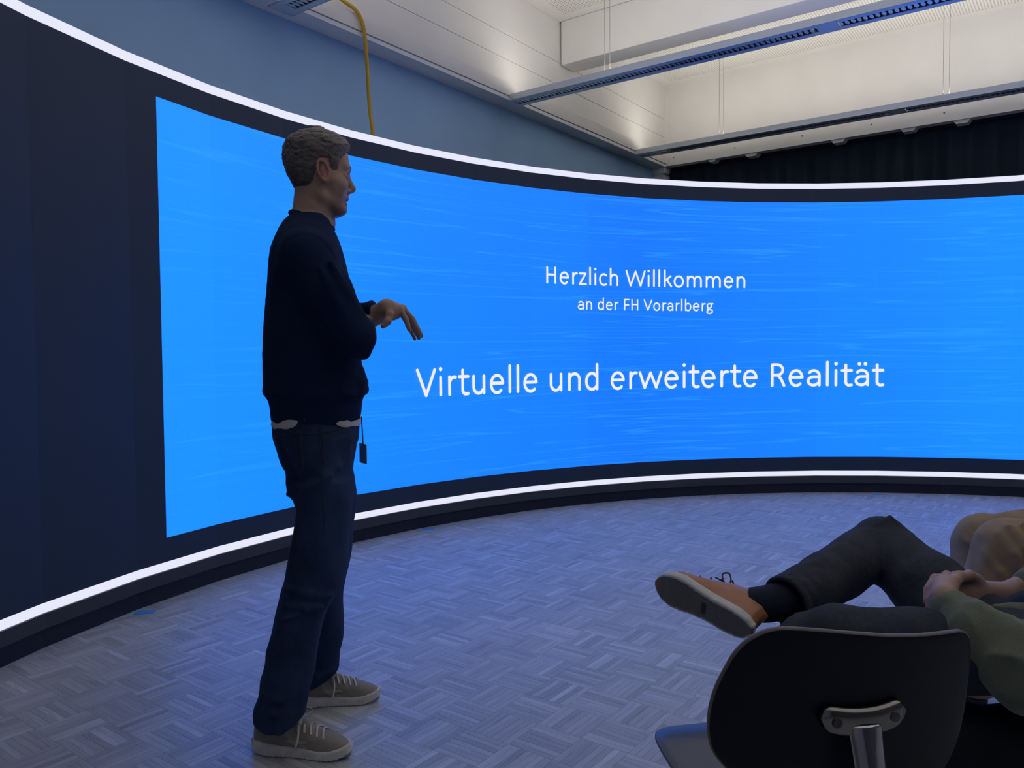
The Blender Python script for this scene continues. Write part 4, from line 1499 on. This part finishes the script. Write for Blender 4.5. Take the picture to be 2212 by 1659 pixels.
def make_chair(at, rz, label):
    r = empty('shell_chair', at, rz)
    tag(r, label, 'chair', 'black plywood shell chairs')
    shell(SEAT, seat_fn, .012, 'seat', r).data.materials[0] = mat('seat_laminate', (.030, .034, .042), .30, spec=.7)
    shell(BACKREST, back_fn, .012, 'backrest', r)
    # chrome bracket on the back with two rivets
    pl = []
    hw, hh = .069, .021
    for t in np.linspace(-90, 90, 9):
        pl.append((hw - hh + hh * math.cos(math.radians(t)), hh * math.sin(math.radians(t))))
    pl += [(-a, b_) for a, b_ in pl[::-1]]
    zc, yb = .642, -.197
    g = lambda a, c, h: (a, yb - h + .042 * (a / .22) ** 2 * 1.6, zc + c - .010 * (1 - (a / hw) ** 2) + .006)
    P_, Q_ = [], []
    seg = [(a, c) for a, c in pl]
    mb = MB()
    xs_ = np.linspace(-hw, hw, 25)
    for x_ in xs_:
        half = hh if abs(x_) < hw - hh else math.sqrt(max(hh * hh - (abs(x_) - hw + hh) ** 2, 1e-7))
        for c, h_ in ((-half, 0), (-half, .010), (-half * .7, .014), (half * .7, .014), (half, .010), (half, 0)):
            mb.v.append(g(x_, c, h_))
    for i in range(len(xs_) - 1):
        for j in range(6):
            a, b_ = i * 6 + j, i * 6 + (j + 1) % 6
            mb.f.append((a, b_, b_ + 6, a + 6))
    mb.f.append(tuple(range(6))[::-1]); mb.f.append(tuple((len(xs_) - 1) * 6 + j for j in range(6)))
    bk = mb.build('bracket', mat('bronze_chrome', (.30, .285, .275), .2, metal=1.0), r, True)
    for x_ in (-.047, .047):
        y_ = g(x_, 0, .0135)[1]; z_ = g(x_, 0, 0)[2]
        MB().tube([(x_, y_ + .004, z_), (x_, y_ - .0028, z_)], [.0085, .0075], 14, 1).build('rivet', M_stl, r)
    # upright strap, curving under the seat
    st = MB()
    path = spline([(0, -.205, .634), (0, -.213, .60), (0, -.226, .54), (0, -.236, .47), (0, -.232, .42), (0, -.205, .385), (0, -.15, .385), (0, -.02, .392), (0, .08, .402)], 6)
    T = np.gradient(path, axis=0); T /= np.linalg.norm(T, axis=1)[:, None]
    ww = np.interp(np.linspace(0, 1, len(path)), [0, .15, .4, 1], [.030, .027, .022, .026])
    for p, t, w_ in zip(path, T, ww):
        nn = np.array([0, -t[2], t[1]]) * -1
        for a, h_ in ((-w_, -.004), (-w_ * .88, .003), (-w_ * .55, .0085), (0, .011), (w_ * .55, .0085), (w_ * .88, .003), (w_, -.004), (0, -.006)):
            q = p + np.array([a, 0, 0]) + nn * h_
            st.v.append(tuple(q))
    k = len(path)
    for i in range(k - 1):
        for j in range(8):
            a, b_ = i * 8 + j, i * 8 + (j + 1) % 8
            st.f.append((a, b_, b_ + 8, a + 8))
    st.f.append(tuple(range(8))[::-1]); st.f.append(tuple((k - 1) * 8 + j for j in range(8)))
    st.build('back_support', M_chr, r, True)
    for x_, y_ in ((-.088, .10), (.088, .10), (-.075, -.07), (.075, -.07)):
        z_ = seat_fn(x_, y_)[2] + .006
        MB().tube([(x_, y_, z_ - .004), (x_, y_, z_ + .0016)], [.0068, .0062], 14, 1).build('screw', mat('screw_steel', (.55, .55, .53), .3, metal=.8), r)
    MB().box(-.09, .09, -.10, .12, .408, .422).build('seat_plate', M_black, r, bevel=.004)
    for x_ in (-.08, .08):
        MB().tube([(x_, -.08, .42), (x_, -.08, .460)], .010, 8, 1).build('spacer', M_black, r)
        MB().tube([(x_, .10, .42), (x_, .10, .457)], .010, 8, 1).build('spacer', M_black, r)
    MB().tube([(0, 0, .08), (0, 0, .41)], .025, 16, 1).build('column', M_chr, r, True)
    for q in range(4):
        a = math.radians(45 + 90 * q)
        c, s = math.cos(a), math.sin(a)
        MB().tube([(.02 * c, .02 * s, .085), (.15 * c, .15 * s, .070), (.265 * c, .265 * s, .036)], [.022, .018, .013], 10, 5).build('leg', M_chr, r, True)
        MB().tube([(.262 * c, .262 * s, 0), (.262 * c, .262 * s, .03)], [.017, .014], 12, 1).build('foot', M_black, r)
    return r


def copy_tree(o, parent=None):
    c = o.copy(); COL.objects.link(c)
    if parent:
        c.parent = parent
    for ch in list(o.children):
        copy_tree(ch, c)
    return c


p = c2w(.474, 1.331)
ch0 = make_chair((p.x, p.y, 0), math.radians(11) + YAW, 'empty black shell chair in the foreground with chrome back bracket')
for (x, y, a), lab in (((1.365, 1.63, 76), 'black shell chair under the person in grey jeans'), ((2.14, 2.46, 90), 'black shell chair under the person in beige trousers')):
    c = copy_tree(ch0)
    q = c2w(x, y)
    c.location = (q.x, q.y, 0); c.rotation_euler = (0, 0, math.radians(a) + YAW)
    c['label'] = lab

# ================================================================== SEATED PERSON IN GREY JEANS
OA = np.array([1.20, 1.80, 0.0])


def A(x, y, z):
    return (x - OA[0], y - OA[1], z)


def Al(*pts):
    return [A(*q) for q in pts]


def seated(name, label, origin, hv, hd, hair_color, seed):
    o = vol_obj(hv, name, M_skin, None, hd.skin_tint, 1)
    q = c2w(origin[0], origin[1])
    o.location = (q.x, q.y, 0); o.rotation_euler = (0, 0, YAW)
    tag(o, label, 'person')
    hd.hair(hv, color=hair_color, h=.004, parent=o, seed=seed)
    hd.eyes(o)
    return o


HA = Head(at=(1.36 - OA[0] - .02, 1.68 - OA[1], -.70), yaw=math.pi, pivot=(0, 0))
hv = Vol((-.32, -.40, .42), (.48, .26, 1.22), .0033)
HA.skull(hv); HA.features(hv)
hv.cone(A(1.395, 1.68, .86), A(1.352, 1.68, .97), .062, .056, .014)
hv.chain(Al((1.26, 1.66, .62), (1.35, 1.68, .78), (1.39, 1.68, .89)), [.09, .10, .06], .03)
hv.chain(Al((1.38, 1.54, .88), (1.13, 1.475, .565), (1.02, 1.533, .553), (.955, 1.60, .598), (.926, 1.662, .634)), [.045, .042, .040, .034, .028], .012)
hv.chain(Al((1.38, 1.82, .88), (1.38, 1.93, .63), (1.152, 1.825, .602)), [.045, .040, .030], .012)
hv.cone(A(1.38, 1.54, .88), A(1.38, 1.82, .88), .045, .045, .02)


def Ah1(x, y, z):
    return A(x - .030, y - .070, z - .020)


def Ah(*pts):
    return [Ah1(*q) for q in pts]


hand(hv, A(.925, 1.668, .650), Al((.962, 1.735, .662), (.955, 1.738, .650), (.950, 1.735, .637), (.947, 1.726, .624)),
     [Al((.985, 1.768, .672), (1.003, 1.782, .658), (1.010, 1.780, .642)), Al((.978, 1.772, .656), (.998, 1.784, .642), (1.004, 1.778, .626)),
      Al((.972, 1.766, .640), (.992, 1.776, .626), (.998, 1.768, .612)), Al((.966, 1.752, .624), (.984, 1.760, .612), (.990, 1.752, .600))],
     Al((.945, 1.690, .655), (.975, 1.720, .670), (.992, 1.742, .674), (1.003, 1.758, .670)), k=.014)
hand(hv, Ah1(1.180, 1.895, .622), Ah((1.040, 1.858, .678), (1.028, 1.838, .667), (1.020, 1.818, .652), (1.014, 1.800, .636)),
     [Ah((.985, 1.832, .686), (.955, 1.806, .668), (.944, 1.790, .646)), Ah((.976, 1.808, .672), (.946, 1.780, .652), (.938, 1.766, .628)),
      Ah((.970, 1.788, .654), (.944, 1.760, .634), (.938, 1.750, .610)), Ah((.970, 1.776, .632), (.948, 1.754, .614), (.944, 1.746, .596))],
     Ah((1.10, 1.868, .668), (1.062, 1.830, .690), (1.030, 1.806, .696), (1.006, 1.790, .690)), k=.014)
hv.cone(Ah1(1.17, 1.893, .624), Ah1(1.06, 1.845, .655), .028, .022, .014)
hv.cone(A(.925, 1.668, .650), A(.950, 1.720, .660), .028, .022, .014)
pa = seated('person', 'seated person in grey jeans, ankle crossed on knee, hands clasped, olive cardigan', OA, hv, HA, (0.06, 0.045, 0.035), 13)

# grey jeans
v = Vol((-.72, -.42, .05), (.20, .46, .78), .0045)
v.chain(Al((1.10, 1.565, .567), (.86, 1.655, .540), (.715, 1.72, .532), (.620, 1.765, .505)), [.088, .084, .080, .068], .02)
v.chain(Al((.620, 1.765, .505), (.625, 1.775, .30), (.640, 1.80, .10)), [.068, .064, .058], .02)
v.chain(Al((1.085, 1.72, .520), (1.035, 1.93, .588), (.998, 2.112, .657)), [.088, .086, .072], .02)
v.chain(Al((.998, 2.112, .657), (.83, 1.985, .618), (.640, 1.835, .588)), [.072, .067, .060], .012)
v.cone(A(1.17, 1.60, .566), A(1.17, 1.70, .566), .089, .089, .03)
v.cone(A(.640, 1.745, .08), A(.640, 1.80, -.1), .2, .2, .0, 's') if False else None
# outseam ridges and knee folds of the crossed leg
v.chain(Al((1.015, 2.10, .732), (.90, 2.03, .694), (.78, 1.945, .668), (.66, 1.852, .650)), [.004] * 4, .008)
v.chain(Al((1.015, 2.10, .732), (1.04, 2.02, .690), (1.06, 1.92, .668)), [.004] * 3, .008)
for pts, r in ((Al((.97, 2.05, .64), (.985, 2.04, .60), (1.02, 2.05, .585)), .007), (Al((.93, 2.02, .64), (.95, 2.01, .585), (1.0, 2.03, .565)), .006), (Al((.74, 1.87, .585), (.70, 1.82, .60), (.68, 1.82, .64)), .005),
               (Al((.80, 1.64, .60), (.82, 1.60, .57), (.83, 1.59, .52)), .006), (Al((.93, 1.60, .61), (.94, 1.56, .58), (.95, 1.545, .53)), .006)):
    v.chain(pts, [r * .5, r, r * .5], .016)
v.disp(folds(.0032, 15, (1, 1, 1), 51, .0006), .02)
# open hem at the crossed ankle
v.cone(A(.655, 1.847, .590), A(.575, 1.783, .574), .050, .050, .004, 's')
axn = np.array([.80, .60, .10]); axn /= np.linalg.norm(axn)
v.near(lambda x, y, z, F: np.where((x + OA[0] < .72) & (y + OA[1] > 1.775) & (z > .52), np.maximum(F, (.640 - (x + OA[0])) * axn[0] + (1.835 - (y + OA[1])) * axn[1] + (.588 - z) * axn[2]), F), .08)
v.near(lambda x, y, z, F: np.maximum(F, .085 - z), .04)


def gt(V):
    x, y, z = V.T
    t = np.tile(np.array([.046, .055, .072]), (len(V), 1))
    t *= (1 + .30 * vnoise(x * 22, y * 22, z * 22, 3) + .14 * vnoise(x * 160, y * 160, z * 160, 8))[:, None]
    return t


gj = vol_obj(v, 'grey_jeans', mat('grey_denim', (.05, .055, .06), .9, tint=True, spec=.15, bump=.3, bscale=900), pa, gt, 2)
# hem band and stitch lines
hc, e1, e2 = np.array(A(.648, 1.841, .589)), np.array([-.6, .8, 0.0]), np.array([-.07, -.06, 1.0])
for off, r in ((0.004, .0028), (.034, .0014)):
    MB().tube([tuple(hc + axn * off + .0595 * (math.cos(t) * e1 + math.sin(t) * e2)) for t in np.linspace(0, 2 * math.pi, 18, endpoint=False)], r, 6, 2, True).build('hem_stitch', mat('grey_seam', (.075, .08, .085), .9), pa, True)
MB().tube(Al((.665, 1.86, .59), (.60, 1.845, .582), (.565, 1.852, .578)), [.046, .043, .040], 20, 4).build('sock', mat('navy_sock', (.010, .016, .04), .95), pa, True)
MB().tube(Al((.640, 1.795, .16), (.640, 1.80, .07)), [.045, .040], 16, 1).build('sock', MATS['navy_sock'], pa, True)
X_ = Vector((-.70, .66, .25)).normalized()
Z_ = Vector((.66, .70, .28)); Z_ = (Z_ - X_ * Z_.dot(X_)).normalized()
Y_ = Z_.cross(X_)
R3 = Matrix((X_, Y_, Z_)).transposed()
shoe(pa, .262, A(.532, 1.757, .545), 0, 'derby', rot=R3)
shoe(pa, .280, A(.680, 1.80, 0), math.pi, 'derby')

# navy shirt over the belly, olive cardigan with its sleeves
v = Vol((-.26, -.38, .42), (.34, .16, .98), .005)
v.ell(A(1.215, 1.645, .580), (.183, .125, .086), .02)
v.chain(Al((1.27, 1.60, .62), (1.32, 1.60, .78), (1.35, 1.61, .86)), [.115, .112, .07], .04)
v.chain(Al((1.33, 1.74, .62), (1.36, 1.75, .78), (1.38, 1.75, .86)), [.115, .112, .07], .04)
v.cone(A(1.385, 1.68, .88), A(1.373, 1.68, .915), .072, .066, .03)
v.disp(folds(.003, 13, (1, 1, 1), 71, .0005), .02)
vol_obj(v, 'navy_shirt', mat('navy_jersey', (.011, .020, .042), .92, spec=.15), pa, None, 2)
v = Vol((-.34, -.46, .36), (.34, .30, .98), .0042)
v.chain(Al((1.29, 1.59, .635), (1.34, 1.59, .78), (1.37, 1.61, .87)), [.122, .120, .08], .04)
v.chain(Al((1.34, 1.75, .635), (1.37, 1.76, .78), (1.39, 1.75, .87)), [.122, .120, .08], .04)
v.ell(A(1.20, 1.68, .70), (.13, .13, .45), .02, 's')                     # open front
SL = Al((.932, 1.652, .626), (.955, 1.598, .594), (1.020, 1.530, .550), (1.13, 1.475, .578))
v.chain(SL, [.040, .060, .080, .086], .02)
v.chain(Al((1.12, 1.475, .578), (1.28, 1.49, .74), (1.37, 1.55, .86)), [.086, .082, .078], .03)
v.chain(Al((1.40, 1.81, .86), (1.40, 1.92, .70), (1.38, 1.93, .63), (1.235, 1.855, .610)), [.078, .070, .062, .043], .03)


def As(*pts):
    return [A(x - .035, y - .055, z + .008) for x, y, z in pts]


for pts, r in ((As((1.03, 1.68, .632), (1.02, 1.625, .600), (1.00, 1.610, .545)), .010), (As((1.07, 1.68, .630), (1.075, 1.580, .600), (1.055, 1.545, .53)), .011), (As((1.12, 1.66, .625), (1.14, 1.535, .605), (1.12, 1.505, .52)), .012),
               (As((1.17, 1.61, .62), (1.20, 1.48, .58), (1.17, 1.462, .50)), .012), (As((1.05, 1.69, .632), (1.13, 1.64, .628), (1.22, 1.59, .62)), .010), (As((1.05, 1.575, .47), (1.12, 1.52, .45), (1.20, 1.475, .45)), .011)):
    v.chain(pts, [r * .9, r * 1.7, r * .9], .014)
v.disp(folds(.0070, 16, (1, 1, 1), 61, .0008), .025)
v.cone(A(.931, 1.672, .640), A(.935, 1.76, .69), .033, .05, .004, 's')      # cuff opening


def ot(V):
    x, y, z = V.T
    t = np.tile(np.array([.165, .190, .135]), (len(V), 1))
    return t * (1 + .12 * vnoise(x * 300, y * 300, z * 300, 2) + .10 * vnoise(x * 20, y * 20, z * 20, 6))[:, None]


vol_obj(v, 'olive_cardigan', mat('olive_knit', (.12, .14, .09), .95, tint=True, spec=.1, sheen=.3, bump=.6, bscale=500), pa, ot, 1)

# added black bag, a guessed filler for the dark area under the thighs
v = Vol((-.48, -.40, -.01), (.0, .06, .46), .006)


def rbox(c, hx, hy, hz, r):
    def fn(x, y, z):
        q = [np.abs(x - c[0]) - hx + r, np.abs(y - c[1]) - hy + r, np.abs(z - c[2]) - hz + r]
        return np.sqrt(np.maximum(q[0], 0) ** 2 + np.maximum(q[1], 0) ** 2 + np.maximum(q[2], 0) ** 2) + np.minimum(np.maximum(np.maximum(q[0], q[1]), q[2]), 0) - r
    v.put(fn, (c[0] - hx, c[1] - hy, c[2] - hz), (c[0] + hx, c[1] + hy, c[2] + hz), .02)


rbox(A(.955, 1.600, .219), .180, .068, .218, .06)
rbox(A(.885, 1.660, .219), .105, .062, .217, .05)
rbox(A(.955, 1.540, .140), .145, .035, .125, .03)
v.disp(folds(.004, 14, (1, 1, 1), 101, .0004), .02)
bp = empty('filler_bag', tuple(c2w(OA[0], OA[1])), YAW)
tag(bp, 'black bag added to fill the dark area under the grey-jeans thigh, below the olive sleeve', 'filler_bag')
vol_obj(v, 'bag', mat('black_nylon', (.006, .009, .016), .7, spec=.3), bp, None, 2)
MB().tube(Al((.81, 1.528, .272), (.955, 1.512, .280), (1.10, 1.528, .272)), .0035, 6, 6).build('zipper', mat('zip_grey', (.05, .055, .065), .5), bp, True)
MB().tube(Al((.905, 1.58, .408), (.915, 1.572, .428), (.955, 1.570, .433), (.995, 1.572, .428), (1.005, 1.58, .408)), .007, 8, 5, flat=.5).build('handle', MATS['black_nylon'], bp, True)

# ================================================================== SEATED PERSON IN BEIGE TROUSERS
OB = np.array([2.0, 2.46, 0.0])


def B(x, y, z):
    return (x - OB[0], y - OB[1], z)


def Bl(*pts):
    return [B(*q) for q in pts]


HB = Head(at=(2.14 - OB[0] - .02, 0, -.62), yaw=math.pi, pivot=(0, 0))
hv = Vol((-.42, -.34, .50), (.36, .34, 1.30), .005)
HB.skull(hv); HB.features(hv)
hv.cone(B(2.16, 2.46, .94), B(2.132, 2.46, 1.05), .062, .056, .014)
hv.chain(Bl((2.03, 2.46, .60), (2.10, 2.46, .80), (2.15, 2.46, .97)), [.09, .10, .06], .03)
for d in (1, -1):
    hv.chain(Bl((2.15, 2.46 + d * .15, .97), (2.08, 2.46 + d * .22, .74), (1.86, 2.46 + d * .12, .645)), [.045, .042, .030], .012)
    K_ = Bl(*[(1.78, 2.46 + d * (.085 + .018 * i), .652 - .004 * abs(i - 1)) for i in range(4)])
    hand(hv, B(1.86, 2.46 + d * .12, .648), K_, [[(k[0] - .035, k[1], k[2] - .004), (k[0] - .06, k[1], k[2] - .014), (k[0] - .078, k[1], k[2] - .028)] for k in K_],
         Bl((1.85, 2.46 + d * .09, .650), (1.81, 2.46 + d * .062, .648), (1.78, 2.46 + d * .055, .642), (1.76, 2.46 + d * .056, .636)), k=.014)
pb = seated('person', 'seated person in beige trousers at the right edge, knee before the floor', OB, hv, HB, (0.11, 0.085, 0.06), 23)
v = Vol((-.75, -.32, .05), (.30, .34, .72), .0048)
v.chain(Bl((2.03, 2.37, .588), (1.78, 2.40, .565), (1.562, 2.46, .552)), [.098, .098, .090], .03)
v.chain(Bl((1.562, 2.46, .552), (1.50, 2.47, .40), (1.475, 2.49, .10)), [.090, .080, .068], .02)
v.chain(Bl((2.03, 2.56, .588), (1.78, 2.60, .555), (1.60, 2.66, .530)), [.098, .096, .086], .03)
v.chain(Bl((1.60, 2.66, .530), (1.58, 2.67, .35), (1.56, 2.68, .10)), [.086, .076, .066], .02)
v.cone(B(2.05, 2.38, .595), B(2.05, 2.55, .595), .108, .108, .03)
for pts, r in ((Bl((1.505, 2.42, .610), (1.53, 2.375, .560), (1.545, 2.365, .49)), .010), (Bl((1.535, 2.41, .635), (1.565, 2.368, .585), (1.60, 2.350, .52)), .012), (Bl((1.575, 2.40, .645), (1.61, 2.345, .60), (1.655, 2.32, .54)), .012),
               (Bl((1.63, 2.38, .655), (1.66, 2.33, .61), (1.70, 2.31, .55)), .010), (Bl((1.47, 2.43, .55), (1.50, 2.39, .50), (1.52, 2.385, .44)), .009), (Bl((1.55, 2.36, .50), (1.62, 2.33, .49), (1.70, 2.31, .49)), .010)):
    v.chain(pts, [r * .5, r, r * .5], .018)
v.disp(folds(.0050, 14, (1, 1, 1), 81, .0006), .025)
v.near(lambda x, y, z, F: np.maximum(F, .085 - z), .04)
vol_obj(v, 'beige_trousers', mat('beige_twill', (.34, .255, .165), .85, spec=.2, noise=.08, nscale=30, bump=.3, bscale=900), pb, None, 2)
v = Vol((-.30, -.34, .50), (.36, .34, 1.04), .006)
v.chain(Bl((2.05, 2.39, .635), (2.09, 2.38, .80), (2.14, 2.39, .94)), [.125, .122, .08], .05)
v.chain(Bl((2.05, 2.53, .635), (2.09, 2.54, .80), (2.14, 2.53, .94)), [.125, .122, .08], .05)
v.cone(B(2.15, 2.46, .96), B(2.145, 2.46, .995), .075, .068, .03)
for d in (1, -1):
    v.chain(Bl((2.15, 2.46 + d * .15, .96), (2.08, 2.46 + d * .22, .74), (1.88, 2.46 + d * .125, .655)), [.075, .062, .046], .025)
v.disp(folds(.004, 13, (1, 1, 1), 91, .0005), .025)
vol_obj(v, 'jumper', mat('grey_jumper', (.07, .075, .085), .95), pb, None, 2)
for yy, xx_ in ((2.49, 1.52), (2.68, 1.60)):
    MB().tube(Bl((xx_ - .04, yy, .16), (xx_ - .04, yy, .07)), [.045, .040], 16, 1).build('sock', MATS['navy_sock'], pb, True)
    shoe(pb, .285, B(xx_, yy, 0), math.pi, 'derby', col=(0.02, 0.018, 0.018))
